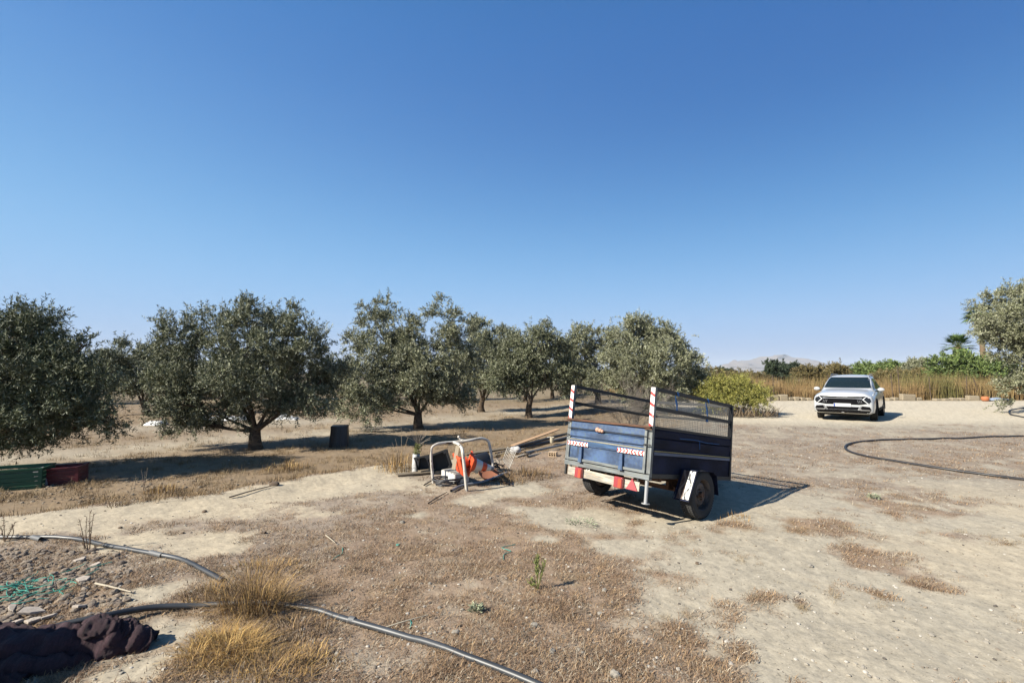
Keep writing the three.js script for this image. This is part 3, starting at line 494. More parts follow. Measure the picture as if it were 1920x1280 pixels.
stalks('thin pale dead stalk left of the forked one', 248, 922, [[253, 892], [250, 900]], 113, [0.208, 0.162, 0.116], 4);
stalks('bare pale twigs rising left of the sapling tube', 752, 872, [[752, 800], [741, 822], [765, 818], [735, 830], [790, 832]], 114, [0.208, 0.162, 0.116], 3);
{ // the little green plant and the grey-green weed
  rnd = rngOf(115); const b = G(1008, 1106), d = -b.z, t = thing('green_seedling', 'slender green seedling standing alone in the brown foreground', 'plant', b), L = new Leaves(), g = [];
  for (const [qx, qy, n] of [[1008, 1042, 90], [990, 1092, 34], [1018, 1058, 34], [1004, 1052, 50], [996, 1086, 24], [1024, 1050, 14]]) { const e = at(qx, qy, d).sub(b); g.push(tube([V(0, 0, 0), e.clone().multiplyScalar(0.5).add(V(0.004, 0.012, 0)), e], 0.0035, 4, 5)); for (let k = 0; k < n; k++) { const s = rr(0.45, 1), v = unit(V(gauss(), 0.6 + rnd(), gauss())); L.leaf(e.clone().multiplyScalar(s).add(V(gauss() * 0.012, 0, gauss() * 0.012)), v, unit(randDir().cross(v)), rr(0.02, 0.045), 0.006, mix3([0.128, 0.158, 0.036], [0.235, 0.255, 0.078], rnd())); } }
  mesh('stem', g, mat(0.116, 0.116, 0.035), t); mesh('leaves', L.geometry(), bladeMat, t).userData.kind = 'stuff';
  for (const [px, py, w, lab] of [[1092, 984, 0.17, 'grey-green sprawling weed on the sand before the trailer'], [893, 1148, 0.035, 'tiny green weed in the brown foreground near the pipe'], [1640, 935, 0.06, 'tiny green weed on the open yard right of the trailer']]) {
    const q = G(px, py), W = new Leaves(); for (let k = 0; k < 150; k++) { const a = rr(0, 6.28), r = Math.sqrt(rnd()) * w, v = unit(V(Math.cos(a), rr(0.2, 1.2), Math.sin(a))); W.leaf(V(Math.cos(a) * r, rr(0, 0.05), Math.sin(a) * r * 0.7), v, unit(randDir().cross(v)), rr(0.02, 0.05), 0.01, mix3([0.167, 0.185, 0.109], [0.294, 0.315, 0.216], rnd())); }
    const m = mesh('low_weed', W.geometry(), bladeMat); m.position.copy(q); tag(m, lab, 'weed', 'low green weeds');
  }
}
// stones one can pick out
function rock(seed, r, flat = 0.7) { const g = mergeVertices(new THREE.IcosahedronGeometry(r, 2).deleteAttribute('normal').deleteAttribute('uv')), p = g.attributes.position; for (let i = 0; i < p.count; i++) { const x = p.getX(i) / r, y = p.getY(i) / r, z = p.getZ(i) / r, k = 0.7 + 0.55 * noise(x * 1.6 + seed * 3.1, y * 1.6 + z * 1.9 + seed) + 0.12 * noise(x * 5 + seed, y * 5 + z * 4); p.setXYZ(i, x * r * k, y * r * k * flat, z * r * k * 0.9); } return toCreasedNormals(g.toNonIndexed(), 0.5); }
const stoneMat = mat(0.47, 0.43, 0.37, 0.95, { map: grainTex }), rockGeo = [0, 1, 2, 3].map(i => rock(i + 1, 1));
rnd = rngOf(120);
for (const [px, py, s] of [[1155, 1268, 13], [853, 1188, 9], [1002, 1174, 8], [1036, 1224, 8], [1134, 1108, 7], [1003, 1262, 8], [1125, 1152, 6], [806, 1095, 5], [1520, 1062, 6], [1663, 1078, 5], [1748, 1192, 6], [1210, 1014, 4], [1311, 1057, 4], [1495, 1113, 6], [754, 980, 5], [968, 1228, 5], [1093, 1225, 5], [1620, 1252, 5], [1310, 1012, 4], [1630, 1268, 5], [1190, 1070, 5], [1070, 1072, 4], [824, 1140, 5], [658, 1108, 4], [880, 1250, 5], [1420, 1242, 5], [1347, 1195, 4], [1680, 1180, 5], [1790, 1072, 5], [1850, 1205, 5]]) {
  const b = G(px, py), r = s * -b.z / FOCAL * 0.8, m = mesh('stone', rockGeo[Math.floor(rnd() * 4)], stoneMat); m.scale.setScalar(r); m.position.set(b.x, b.y + r * 0.25, b.z); m.rotation.set(rr(-0.3, 0.3), rr(0, 6.28), 0);
  tag(m, 'small pale stone lying loose on the bare earth of the yard', 'stone', 'loose pale stones on the yard');
}
// stones edging the track, along the fence
{
  const blockMat = mat(0.289, 0.242, 0.173, 0.95, { map: grainTex, bumpMap: grainTex, bumpScale: 0.02 }); rnd = rngOf(130);
  const row = [[1441, 8, 9, 'pale square stone block edging the track, leftmost by the yellow bush'], [1451, 10, 10, 'pale stone block second from the yellow bush'], [1465, 15, 11, 'wide pale stone block third from the yellow bush'], [1477, 8, 6, 'small stone right of the wide pale block near the bush'], [1490, 9, 7, 'rounded stone in the middle of the row left of the car'], [1501, 8, 6, 'stone second from the car in the edging row left of it'], [1513, 8, 5, 'low stone nearest to the left side of the car'],
    [1663, 8, 5, 'low stone nearest to the right side of the car'], [1674, 9, 6, 'stone second from the car in the edging row right of it'], [1698, 24, 12, 'longest pale stone block of the row, right of the car'], [1717, 10, 6, 'stone just right of the longest block'], [1752, 10, 4, 'low flat stone between the longest block and the orange pot, first of four'], [1768, 9, 4, 'low flat stone between the longest block and the orange pot, second of four'], [1784, 11, 5, 'low flat stone between the longest block and the orange pot, third of four'], [1797, 9, 5, 'low stone left of the pale block by the orange pot'], [1819, 18, 9, 'pale stone block just left of the orange pot']];
  for (const [px, w, h, label] of row) {
    const d = 30.2, k = d / FOCAL, g = new RoundedBoxGeometry(w * k, h * k, 0.34, 3, 0.05), p = g.attributes.position;
    for (let i = 0; i < p.count; i++) { const n = (noise(p.getX(i) * 7 + px, p.getY(i) * 7 + p.getZ(i) * 5) - 0.5) * 0.09; p.setXYZ(i, p.getX(i) * (1 + n), p.getY(i) * (1 + n * 1.6), p.getZ(i) * (1 + n)); }
    g.computeVertexNormals();
    const m = mesh('edging_stone', g, blockMat), b = onGround((px - 960) / FOCAL * d, d); m.position.copy(b).y += h * k * 0.46; m.rotation.set(rr(-0.05, 0.05), rr(-0.2, 0.2), rr(-0.05, 0.05)); tag(m, label, 'stone block', 'stones edging the track');
  }
  const b = onGround((1843 - 960) / FOCAL * 29.3, 29.3), pot = mesh('orange_pot', new THREE.LatheGeometry([[0.001, 0], [0.14, 0], [0.19, 0.1], [0.2, 0.2], [0.17, 0.27], [0.13, 0.3], [0.115, 0.28], [0.11, 0.2], [0.001, 0.18]].map(p => new THREE.Vector2(...p)), 20), mat(0.318, 0.109, 0.043, 0.8)); pot.position.copy(b); tag(pot, 'orange clay pot at the end of the stone row', 'pot');
  const sg = new THREE.PlaneGeometry(1.5, 0.7, 40, 20).rotateX(-Math.PI / 2), sp = sg.attributes.position; for (let i = 0; i < sp.count; i++) { const x = sp.getX(i), z = sp.getZ(i); sp.setY(i, 0.03 + 0.42 * Math.pow(fbm(x * 2.2 + 4, z * 2.6, 3), 1.4) * (1 - Math.pow(Math.abs(x) / 0.76, 3)) * (1 - Math.pow(Math.abs(z) / 0.36, 3))); } sg.computeVertexNormals();
  const sh = mesh('tarpaulin', sg, mat(0.173, 0.208, 0.266, 0.7, { side: THREE.DoubleSide })); sh.position.copy(onGround((1866 - 960) / FOCAL * 29.6, 29.6)); tag(sh, 'crumpled grey-blue tarpaulin behind the orange pot', 'tarpaulin');
}
{ // wire fence behind the stones
  const d = 30.7, f = thing('wire_fence', 'rusty wire fence on thin posts in front of the reeds', 'fence', onGround(18, d)), o = f.position, rust = mat(0.064, 0.043, 0.029, 0.8);
  for (const [px, top, ry] of [[1345, 694, 0], [1449, 703, 0], [1553, 702, 0], [1671, 700, 0], [1684, 692, 0], [1742, 706, 0], [1809, 705, 0.02], [1836, 708, -0.06], [1905, 705, 0]]) { const b = onGround((px - 960) / FOCAL * d, d).sub(o), t = at(px, top, d).sub(o); t.x += ry * 6; mesh('post', tube([b.setY(b.y - 0.05), t], 0.024, 6, 1), rust, f); }
  for (const y of [0.35, 0.75, 1.15, 1.45]) { const pts = []; for (let x = 12; x <= 34; x += 2) pts.push(V(x - o.x, y + 0.03 * Math.sin(x * 1.7 + y * 5), (x % 4 ? 0.02 : -0.02))); mesh('wire', tube(pts, 0.006, 4, 40), rust, f); }
}
{ // power line far off
  const wood = mat(0.093, 0.075, 0.058, 0.9), b = onGround((1630 - 960) / FOCAL * 88, 88), p = thing('utility_pole', 'thin distant utility pole carrying wires behind the car', 'pole', b), H = at(1630, 679, 88).y - b.y;
  mesh('pole', cyl(0.13, 0.16, H, 8, 0, H / 2, 0), wood, p); mesh('cross_arm', box(1.4, 0.09, 0.09, 0, H - 0.25, 0), wood, p);
  const b2 = onGround(77, 70), p2 = thing('utility_pole', 'second utility pole hidden behind the olive tree at the edge', 'pole', b2); mesh('pole', cyl(0.09, 0.13, 9, 8, 0, 4.5, 0), wood, p2);
  const top = V(b.x, b.y + H - 0.2, b.z), sag = (a, c, s) => { const pts = []; for (let i = 0; i <= 12; i++) { const t = i / 12, q = a.clone().lerp(c, t); q.y -= s * 4 * t * (1 - t); pts.push(q); } return pts; };
  tag(mesh('power_cable', tube(sag(top, V(77, b2.y + 8.8, -70), 1.3), 0.02, 4, 24), mat(0.029, 0.029, 0.032)), 'sagging power cable rising to the right above the shrubs', 'cable');
  tag(mesh('power_cable', tube(sag(top, V(48, 3.2, -105), 0.6), 0.02, 4, 24), mat(0.029, 0.029, 0.032)), 'sagging power cable running down left of the distant pole', 'cable');
}

// ---------------------------------------------------------------- the parked car
{
  const car = thing('parked_car', 'white sport utility car parked on the sandy track, facing the viewer', 'car', onGround(13.5, 19.0));
  car.rotation.y = -0.735;
  const white = new THREE.MeshPhysicalMaterial({ color: new THREE.Color().setRGB(0.36, 0.365, 0.37), roughness: 0.35, clearcoat: 0.9, clearcoatRoughness: 0.06 });
  const black = new THREE.MeshPhysicalMaterial({ color: new THREE.Color().setRGB(0.005, 0.005, 0.006), roughness: 0.15, specularIntensity: 0.3 }), plastic = new THREE.MeshPhysicalMaterial({ color: new THREE.Color().setRGB(0.012, 0.012, 0.0125), roughness: 0.7, specularIntensity: 0.15 }), glass = new THREE.MeshPhysicalMaterial({ color: new THREE.Color().setRGB(0.008, 0.014, 0.016), roughness: 0.05, specularIntensity: 0.5 }), chrome = mat(0.343, 0.343, 0.349, 0.3, { metalness: 0.8 }), drl = mat(0.468, 0.474, 0.487, 0.25), lens = new THREE.MeshPhysicalMaterial({ color: new THREE.Color().setRGB(0.012, 0.013, 0.015), roughness: 0.12, specularIntensity: 0.6 });
  // stations front to back: z, half width, bottom, waist height, half width at waist, top, half width at top
  const ST = [[2.27, 0.78, 0.42, 0.68, 0.76, 0.82, 0.60], [2.25, 0.85, 0.31, 0.78, 0.81, 0.915, 0.64], [2.19, 0.895, 0.27, 0.86, 0.835, 0.975, 0.64], [2.06, 0.92, 0.25, 0.89, 0.845, 1.01, 0.63], [1.8, 0.935, 0.25, 0.93, 0.85, 1.05, 0.62], [1.4, 0.94, 0.25, 0.97, 0.85, 1.095, 0.61], [1.02, 0.94, 0.25, 1.0, 0.85, 1.13, 0.62], [0.92, 0.94, 0.25, 1.01, 0.86, 1.165, 0.73], [0.55, 0.94, 0.25, 1.03, 0.865, 1.385, 0.71], [0.15, 0.94, 0.25, 1.04, 0.87, 1.575, 0.655], [-0.15, 0.94, 0.25, 1.045, 0.87, 1.625, 0.64], [-0.8, 0.94, 0.25, 1.06, 0.87, 1.64, 0.62], [-1.4, 0.935, 0.26, 1.08, 0.865, 1.605, 0.60], [-1.75, 0.925, 0.28, 1.09, 0.85, 1.54, 0.56], [-2.05, 0.90, 0.33, 1.08, 0.82, 1.25, 0.60], [-2.2, 0.86, 0.38, 1.0, 0.79, 1.08, 0.62], [-2.26, 0.78, 0.45, 0.85, 0.71, 0.92, 0.58]];
  const ring = ([z, w, b, y, ww, t, tw]) => { const h = [[0, b], [w * 0.86, b], [w * 0.97, b + 0.06], [w, lerp(b, y, 0.35)], [w * 0.992, lerp(b, y, 0.7)], [w * 0.965, lerp(b, y, 0.9)], [ww, y], [lerp(ww, tw, 0.5), lerp(y, t, 0.52)], [lerp(ww, tw, 0.88), lerp(y, t, 0.9)], [tw * 0.93, t - 0.004], [tw * 0.6, t + 0.018], [0, t + 0.028]]; return [...h.map(p => [p[0], p[1], z]), ...h.slice(1, -1).reverse().map(p => [-p[0], p[1], z])]; };
  const R = ST.map(ring), N = R[0].length, pos = [], idx = [];
  R.forEach(r => r.forEach(p => pos.push(...p)));
  for (let j = 0; j + 1 < R.length; j++) for (let i = 0; i < N; i++) { const a = j * N + i, b = j * N + (i + 1) % N, c = a + N, e = b + N; idx.push(a, b, c, b, e, c); }
  for (let i = 1; i + 1 < N; i++) { idx.push(0, i + 1, i); const q = (R.length - 1) * N; idx.push(q, q + i, q + i + 1); }
  let shell = new THREE.BufferGeometry(); shell.setAttribute('position', new THREE.Float32BufferAttribute(pos, 3)); shell.setIndex(idx);
  { const p = shell.attributes.position, I = idx; let vol = 0; for (let i = 0; i < I.length; i += 3) { const a = V().fromBufferAttribute(p, I[i]), b = V().fromBufferAttribute(p, I[i + 1]), c = V().fromBufferAttribute(p, I[i + 2]); vol += a.dot(b.cross(c)); } if (vol < 0) for (let i = 0; i < I.length; i += 3) { const t = I[i]; I[i] = I[i + 1]; I[i + 1] = t; } shell.setIndex(I); }
  shell.computeVertexNormals(); shell.setAttribute('uv', new THREE.Float32BufferAttribute(new Float32Array(pos.length / 3 * 2), 2));
  const ev = new Evaluator(); ev.useGroups = false;
  let body = new Brush(shell); body.updateMatrixWorld();
  for (const [x, z] of [[0.86, 1.34], [-0.86, 1.34], [0.86, -1.34], [-0.86, -1.34]]) { const c = new Brush(cyl(0.39, 0.39, 0.5, 28, x, 0.36, z, 0, 0, Math.PI / 2)); c.updateMatrixWorld(); body = ev.evaluate(body, c, SUBTRACTION); }
  const bodyMesh = mesh('body', toCreasedNormals(body.geometry, 0.7), white, car);
  const probe = new THREE.Mesh(body.geometry, new THREE.MeshBasicMaterial({ side: THREE.DoubleSide })), caster = new THREE.Raycaster();
  function onBody(pts, axis, off, m, name, parent = car) {                  // a panel cut to an outline and laid on the bodywork
    const g = new THREE.ShapeGeometry(new THREE.Shape(pts.map(p => new THREE.Vector2(...p)))), q = mergeVertices(new TessellateModifier(name === 'windscreen' ? 0.045 : 0.08, 7).modify(g).deleteAttribute('normal')), p = q.attributes.position;
    for (let i = 0; i < p.count; i++) {
      const u = p.getX(i), v = p.getY(i), o = axis === 'front' ? V(u, v, 5) : axis === 'rear' ? V(u, v, -5) : V(axis === 'left' ? 5 : -5, v, u), dir = axis === 'front' ? V(0, 0, -1) : axis === 'rear' ? V(0, 0, 1) : V(axis === 'left' ? -1 : 1, 0, 0);
      caster.set(o, dir); const h = caster.intersectObject(probe)[0]; const e = h ? h.point : o.clone().addScaledVector(dir, 5); e.addScaledVector(dir, -off); p.setXYZ(i, e.x, e.y, e.z);
    }
    q.computeVertexNormals(); m.side = THREE.DoubleSide; return mesh(name, q, m, parent);
  }
  const mirror = pts => pts.map(([x, y]) => [-x, y]).reverse();
  onBody([[-0.745, 1.17], [0.745, 1.17], [0.655, 1.49], [0.59, 1.567], [-0.59, 1.567], [-0.655, 1.49]], 'front', 0.025, glass, 'windscreen');
  onBody([[-0.55, 1.16], [0.55, 1.16], [0.5, 1.47], [-0.5, 1.47]], 'rear', 0.006, glass, 'rear_window');
  for (const s of ['left', 'right']) {
    onBody([[0.82, 1.115], [0.08, 1.12], [0.08, 1.5], [0.22, 1.5]], s, 0.005, glass, 'side_window');
    onBody([[0.03, 1.12], [-0.82, 1.135], [-0.74, 1.53], [0.03, 1.51]], s, 0.005, glass, 'side_window');
    onBody([[-0.87, 1.14], [-1.5, 1.2], [-1.2, 1.5], [-0.8, 1.53]], s, 0.005, glass, 'side_window');
    onBody([[0.9, 0.28], [-0.9, 0.28], [-0.9, 0.42], [0.9, 0.42]], s, 0.012, plastic, 'sill_cladding');
    const k = s === 'left' ? 1 : -1, m = mesh('wing_mirror', [put(new THREE.SphereGeometry(0.1, 18, 12).scale(1.1, 0.72, 0.7), k * 1.02, 1.11, 0.72)], white, car); mesh('mirror_arm', box(0.12, 0.035, 0.05, k * 0.91, 1.06, 0.70), black, m);
    mesh('roof_rail', tube([V(k * 0.64, 1.58, 0.05), V(k * 0.635, 1.655, -0.1), V(k * 0.62, 1.675, -0.8), V(k * 0.59, 1.64, -1.5), V(k * 0.585, 1.59, -1.6)], 0.016, 6, 16), chrome, car);
    for (const z of [0.16, -0.78]) mesh('door_handle', rbox(0.02, 0.03, 0.19, 0.008, k * 0.93, 0.98, z), chrome, car);
    for (const z of [1.34, -1.34]) { const arch = new THREE.RingGeometry(0.385, 0.445, 30, 1, -0.15, Math.PI + 0.3); mesh('arch_cladding', put(new THREE.ExtrudeGeometry(new THREE.Shape([...Array(25)].map((_, i) => { const a = -0.2 + (Math.PI + 0.4) * i / 24; return new THREE.Vector2(Math.cos(a) * 0.445, Math.sin(a) * 0.445); }).concat([...Array(25)].map((_, i) => { const a = Math.PI + 0.2 - (Math.PI + 0.4) * i / 24; return new THREE.Vector2(Math.cos(a) * 0.385, Math.sin(a) * 0.385); }))), { depth: 0.05, bevelEnabled: false }), k > 0 ? 0.895 : -0.945, 0.36, z, 0, Math.PI / 2, 0), plastic, car); }
  }
  // face: dark mask between the lamps, bright bar, lower intake
  onBody([[-0.82, 0.80], [-0.80, 0.65], [-0.50, 0.60], [0.50, 0.60], [0.80, 0.65], [0.82, 0.80], [0.70, 0.90], [0.2, 0.875], [-0.2, 0.875], [-0.70, 0.90]], 'front', 0.012, black, 'grille');
  for (const k of [-1, 1]) {
    const f = p => k > 0 ? p : mirror(p);
    const lamp = onBody(f([[0.64, 0.88], [0.82, 0.83], [0.845, 0.72], [0.76, 0.645], [0.66, 0.70], [0.62, 0.78]]), 'front', 0.02, lens, 'headlight');
    onBody(f([[0.72, 0.905], [0.745, 0.91], [0.63, 0.785], [0.785, 0.635], [0.76, 0.632], [0.595, 0.785]]), 'front', 0.032, drl, 'daytime_light', lamp);
    onBody(f([[0.17, 0.845], [0.58, 0.86], [0.60, 0.885], [0.50, 0.895], [0.17, 0.885]]), 'front', 0.024, plastic, 'upper_grille');
    onBody(f([[0.52, 0.50], [0.58, 0.555], [0.80, 0.535], [0.84, 0.46], [0.82, 0.42], [0.58, 0.42]]), 'front', 0.02, black, 'fog_lamp_pod');
    onBody(f([[0.47, 0.47], [0.55, 0.565], [0.60, 0.56], [0.53, 0.47], [0.57, 0.43], [0.82, 0.425], [0.81, 0.395], [0.54, 0.395]]), 'front', 0.032, chrome, 'pod_trim');
    for (let q = 0; q < 3; q++) onBody(f([[0.48 + q * 0.05, 0.66], [0.492 + q * 0.05, 0.66], [0.46 + q * 0.05, 0.76], [0.448 + q * 0.05, 0.76]]), 'front', 0.022, chrome, 'grille_bar');
  }
  onBody([[-0.58, 0.805], [0.58, 0.805], [0.60, 0.832], [-0.60, 0.832]], 'front', 0.026, chrome, 'grille_bar');
  onBody([[-0.45, 0.42], [0.45, 0.42], [0.50, 0.52], [-0.50, 0.52]], 'front', 0.010, black, 'lower_intake');
  onBody([[-0.76, 0.29], [0.76, 0.29], [0.84, 0.41], [-0.84, 0.41]], 'front', 0.012, black, 'bumper_lip');
  const plate = mesh('number_plate', rbox(0.52, 0.115, 0.012, 0.005, 0, 0.575, 2.29), mat(0.449, 0.456, 0.462, 0.5), car);
  mesh('blue_band', box(0.04, 0.105, 0.004, -0.235, 0.575, 2.299), mat(0.019, 0.05, 0.218, 0.5), plate);
  const tyreM = mat(0.014, 0.013, 0.012, 0.9), rimM = mat(0.2, 0.2, 0.206, 0.35, { metalness: 0.7 });
  for (const [x, z, st] of [[0.82, 1.34, 0.12], [-0.82, 1.34, 0.12], [0.82, -1.34, 0], [-0.82, -1.34, 0]]) {
    const w = new THREE.Group(); w.name = 'wheel'; w.position.set(x, 0.355, z); w.rotation.y = st; car.add(w); const k = Math.sign(x);
    mesh('tyre', put(new THREE.LatheGeometry([[0.23, -0.1], [0.33, -0.11], [0.355, -0.085], [0.358, 0.085], [0.33, 0.11], [0.23, 0.1]].map(p => new THREE.Vector2(...p)), 32), 0, 0, 0, 0, 0, Math.PI / 2), tyreM, w);
    const rim = [cyl(0.235, 0.235, 0.12, 28, 0, 0, 0, 0, 0, Math.PI / 2)]; for (let q = 0; q < 5; q++) rim.push(put(box(0.05, 0.2, 0.06, 0, 0.12, 0), k * 0.075, 0, 0, q * 1.2566, 0, 0)); rim.push(cyl(0.05, 0.05, 0.05, 14, k * 0.085, 0, 0, 0, 0, Math.PI / 2)); mesh('rim', rim, rimM, w);
  }
  mesh('underbody', rbox(1.5, 0.16, 4.0, 0.05, 0, 0.26, 0), plastic, car);
  mesh('interior_mirror', rbox(0.22, 0.06, 0.02, 0.01, 0, 1.43, 0.36), plastic, car);
}

// ---------------------------------------------------------------- the box trailer, nose down on its drawbar
{
  const yaw = 0.874, pit = -0.152, W = 1.27, Ln = 1.889, H = 0.983, S = 0.531;
  const rt = V(Math.cos(yaw), 0, Math.sin(yaw)), fw = V(Math.sin(yaw) * Math.cos(pit), Math.sin(pit), -Math.cos(yaw) * Math.cos(pit)), up = rt.clone().cross(fw);
  const t = thing('box_trailer', 'dented blue box trailer with mesh sides, tipped forward on its drawbar', 'trailer');
  const corner = V(1.503, 0.575, -5.277); const yOff = height(2.4, -5.9);
  t.quaternion.setFromRotationMatrix(new THREE.Matrix4().makeBasis(rt, up, fw.clone().negate()));
  t.position.copy(corner).addScaledVector(rt, -W / 2); t.position.y += yOff;
  // own axes: x across (-W/2..W/2), y up from the floor, z = 0 at the tail and -Ln at the nose
  const grunge = (s, lo, hi, streak) => tex(256, 256, (i, j) => { const n = fbm(i / 30 + s, j / (streak ? 90 : 30), 5), m = fbm(i / 7 + s, j / 7 + 9, 3); const v = lerp(lo, hi, smooth(0.25, 0.75, n * 0.7 + m * 0.3)); return [v * (m > 0.66 ? 1.12 : 1), v, v * (m > 0.66 ? 0.86 : 1)]; });
  const g1 = grunge(3, 0.62, 1.0, true), g2 = grunge(8, 0.5, 1.0, false), g3 = grunge(21, 0.7, 1, false);
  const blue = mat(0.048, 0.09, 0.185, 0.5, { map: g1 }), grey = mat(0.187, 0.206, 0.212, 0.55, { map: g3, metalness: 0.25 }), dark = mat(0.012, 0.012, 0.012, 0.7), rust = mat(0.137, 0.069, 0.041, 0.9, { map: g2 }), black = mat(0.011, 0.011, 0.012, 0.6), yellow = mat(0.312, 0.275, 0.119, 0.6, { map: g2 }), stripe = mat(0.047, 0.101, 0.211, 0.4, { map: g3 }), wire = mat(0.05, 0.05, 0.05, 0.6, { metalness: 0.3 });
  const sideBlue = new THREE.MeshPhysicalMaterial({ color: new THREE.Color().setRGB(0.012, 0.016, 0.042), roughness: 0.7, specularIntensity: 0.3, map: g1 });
  const redWhite = (n, seed, chev) => tex(n * 32, 32, (i, j) => { const u = ((chev ? i + Math.abs(j - 15.5) * (i < n * 16 ? 1 : -1) : i + j * 0.6) / (chev ? 36 : 70)) % 1; const wear = fbm(i / 9 + seed, j / 9, 3) > 0.7; return (u + 1) % 1 < (chev ? 0.5 : 0.28) && !wear ? [0.60, 0.10, 0.09] : [0.82, 0.80, 0.78]; });
  const profile = (pts, len, th) => { const a = pts.map(p => [p[1], p[0]]), b = pts.map(p => [p[1] - th, p[0]]).reverse(); return extrude([...a, ...b], len); };
  const skin = [[0.02, 0], [0.215, 0], [0.225, 0.012], [0.285, 0.012], [0.295, 0], [0.365, 0.012], [0.405, 0.012], [0.415, -0.006], [0.425, 0.012], [0.50, 0.012], [0.51, 0.002], [0.525, 0.002]];
  // side and front walls, one pressed sheet each
  for (const k of [1, -1]) {
    const g = profile(skin, Ln - 0.06, 0.006); g.translate(0, 0, -(Ln - 0.03)); if (k < 0) { g.scale(-1, 1, 1); g.index && 0; const p = g.attributes.position, n = g.attributes.normal; for (let i = 0; i < p.count; i += 3) for (const A of [p, n, g.attributes.uv]) { const s = A.itemSize; for (let c = 0; c < s; c++) { const q = A.array[(i + 1) * s + c]; A.array[(i + 1) * s + c] = A.array[(i + 2) * s + c]; A.array[(i + 2) * s + c] = q; } } }
    g.translate(k * (W / 2 - 0.012), 0, 0);
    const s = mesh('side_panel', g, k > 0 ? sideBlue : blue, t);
    mesh('yellow_stripe', box(0.003, 0.014, Ln - 0.12, k * (W / 2 + 0.003), 0.272, -Ln / 2), yellow, s);
    mesh('blue_stripe', box(0.003, 0.03, Ln - 0.12, k * (W / 2 + 0.003), 0.245, -Ln / 2), stripe, s);
    mesh('side_rail', [box(0.035, 0.03, Ln, k * (W / 2 - 0.02), S, -Ln / 2), box(0.045, 0.05, Ln, k * (W / 2 - 0.02), 0.0, -Ln / 2)], black, t);
    for (const [z, top, m] of [[-0.02, H, grey], [-Ln + 0.02, H, black]]) mesh('corner_post', box(0.05, top + 0.01, 0.04, k * (W / 2 - 0.022), top / 2 - 0.01, z), m, t);
    const tape = mesh('reflective_strip', box(0.053, H - S - 0.02, 0.004, k * (W / 2 - 0.022), (H + S) / 2, 0.002), mat(1, 1, 1, 0.5, { map: redWhite(8, k * 3 + 5, false) }), t); tape.geometry.attributes.uv.array.forEach((_, i, a) => { if (i % 2 === 0) { const u = a[i]; a[i] = a[i + 1]; a[i + 1] = u; } });
    mesh('top_rail', box(0.035, 0.04, Ln - 0.08, k * (W / 2 - 0.022), H - 0.02, -Ln / 2), black, t);
    mesh('middle_rail', box(0.03, 0.04, Ln - 0.08, k * (W / 2 - 0.022), 0.745, -Ln / 2), black, t);
    const net = []; for (let z = -Ln + 0.05; z < -0.04; z += 0.026) net.push(box(0.0028, H - S - 0.05, 0.0028, 0, (H + S) / 2 - 0.01, z)); for (let y = S + 0.03; y < H - 0.04; y += 0.021) net.push(box(0.0022, 0.0022, Ln - 0.08, 0.0023, y, -Ln / 2));
    const nm = mesh('wire_mesh', net, wire, t); nm.position.x = k * (W / 2 - 0.045); nm.userData.kind = 'stuff';
    // wheel, mudguard
    const wx = k * (W / 2 + 0.11), wz = -0.835, wy = -0.172, wheel = new THREE.Group(); wheel.name = 'wheel'; wheel.position.set(wx, wy, wz); t.add(wheel);
    const tread = []; tread.push(put(new THREE.LatheGeometry([[0.175, -0.07], [0.235, -0.082], [0.262, -0.07], [0.272, -0.045], [0.275, 0], [0.272, 0.045], [0.262, 0.07], [0.235, 0.082], [0.175, 0.07]].map(p => new THREE.Vector2(...p)), 40), 0, 0, 0, 0, 0, Math.PI / 2));
    for (let q = 0; q < 54; q++) for (const [o, w2] of [[-0.052, 0.03], [-0.018, 0.024], [0.018, 0.024], [0.052, 0.03]]) tread.push(put(box(w2, 0.012, 0.022, o, 0.272, 0), 0, 0, 0, q / 54 * 6.2832 + (o > 0 ? 0.03 : 0), 0, 0));
    mesh('tyre', tread, mat(0.028, 0.027, 0.026, 0.95), wheel);
    const rimG = put(new THREE.LatheGeometry([[0.001, 0.03], [0.05, 0.035], [0.06, 0.02], [0.10, 0.03], [0.125, 0.03], [0.15, 0.0], [0.165, 0.01], [0.182, 0.07], [0.176, 0.074], [0.16, 0.02], [0.16, -0.07], [0.001, -0.07]].map(p => new THREE.Vector2(...p)), 32), 0, 0, 0, 0, 0, -k * Math.PI / 2);
    const rim = mesh('rim', rimG, mat(0.125, 0.106, 0.1, 0.7, { map: g2, metalness: 0.2 }), wheel);
    mesh('hub_cap', cyl(0.032, 0.036, 0.05, 14, k * 0.045, 0, 0, 0, 0, Math.PI / 2), rust, rim); for (let q = 0; q < 4; q++) mesh('wheel_nut', cyl(0.009, 0.009, 0.02, 6, k * 0.04, Math.cos(q * 1.57 + 0.4) * 0.06, Math.sin(q * 1.57 + 0.4) * 0.06, 0, 0, Math.PI / 2), rust, rim);
    const gx = k > 0 ? W / 2 + 0.012 : -W / 2 - 0.202, arc = [[-0.33, -0.10], [-0.27, 0.12], [-0.18, 0.17], [0.19, 0.17], [0.34, -0.17]].map(([z, y]) => V(0, y + wy + 0.10, z + wz));
    const plates = []; for (let q = 0; q + 1 < arc.length; q++) { const a = arc[q], b = arc[q + 1], l = a.distanceTo(b), p = box(0.19, 0.006, l + 0.004); p.applyMatrix4(new THREE.Matrix4().lookAt(a, b, V(0, 1, 0)).setPosition(gx + 0.095, (a.y + b.y) / 2, (a.z + b.z) / 2)); plates.push(p); }
    plates.push(...[0.003].map(() => extrude(arc.map(v => [-v.z, v.y]).concat([[-arc[4].z - 0.04, arc[4].y], [-(wz + 0.15), wy + 0.22], [-(wz - 0.17), wy + 0.22], [-arc[0].z, arc[0].y]]), 0.004).rotateY(Math.PI / 2).translate(k > 0 ? gx : gx + 0.186, 0, 0)));
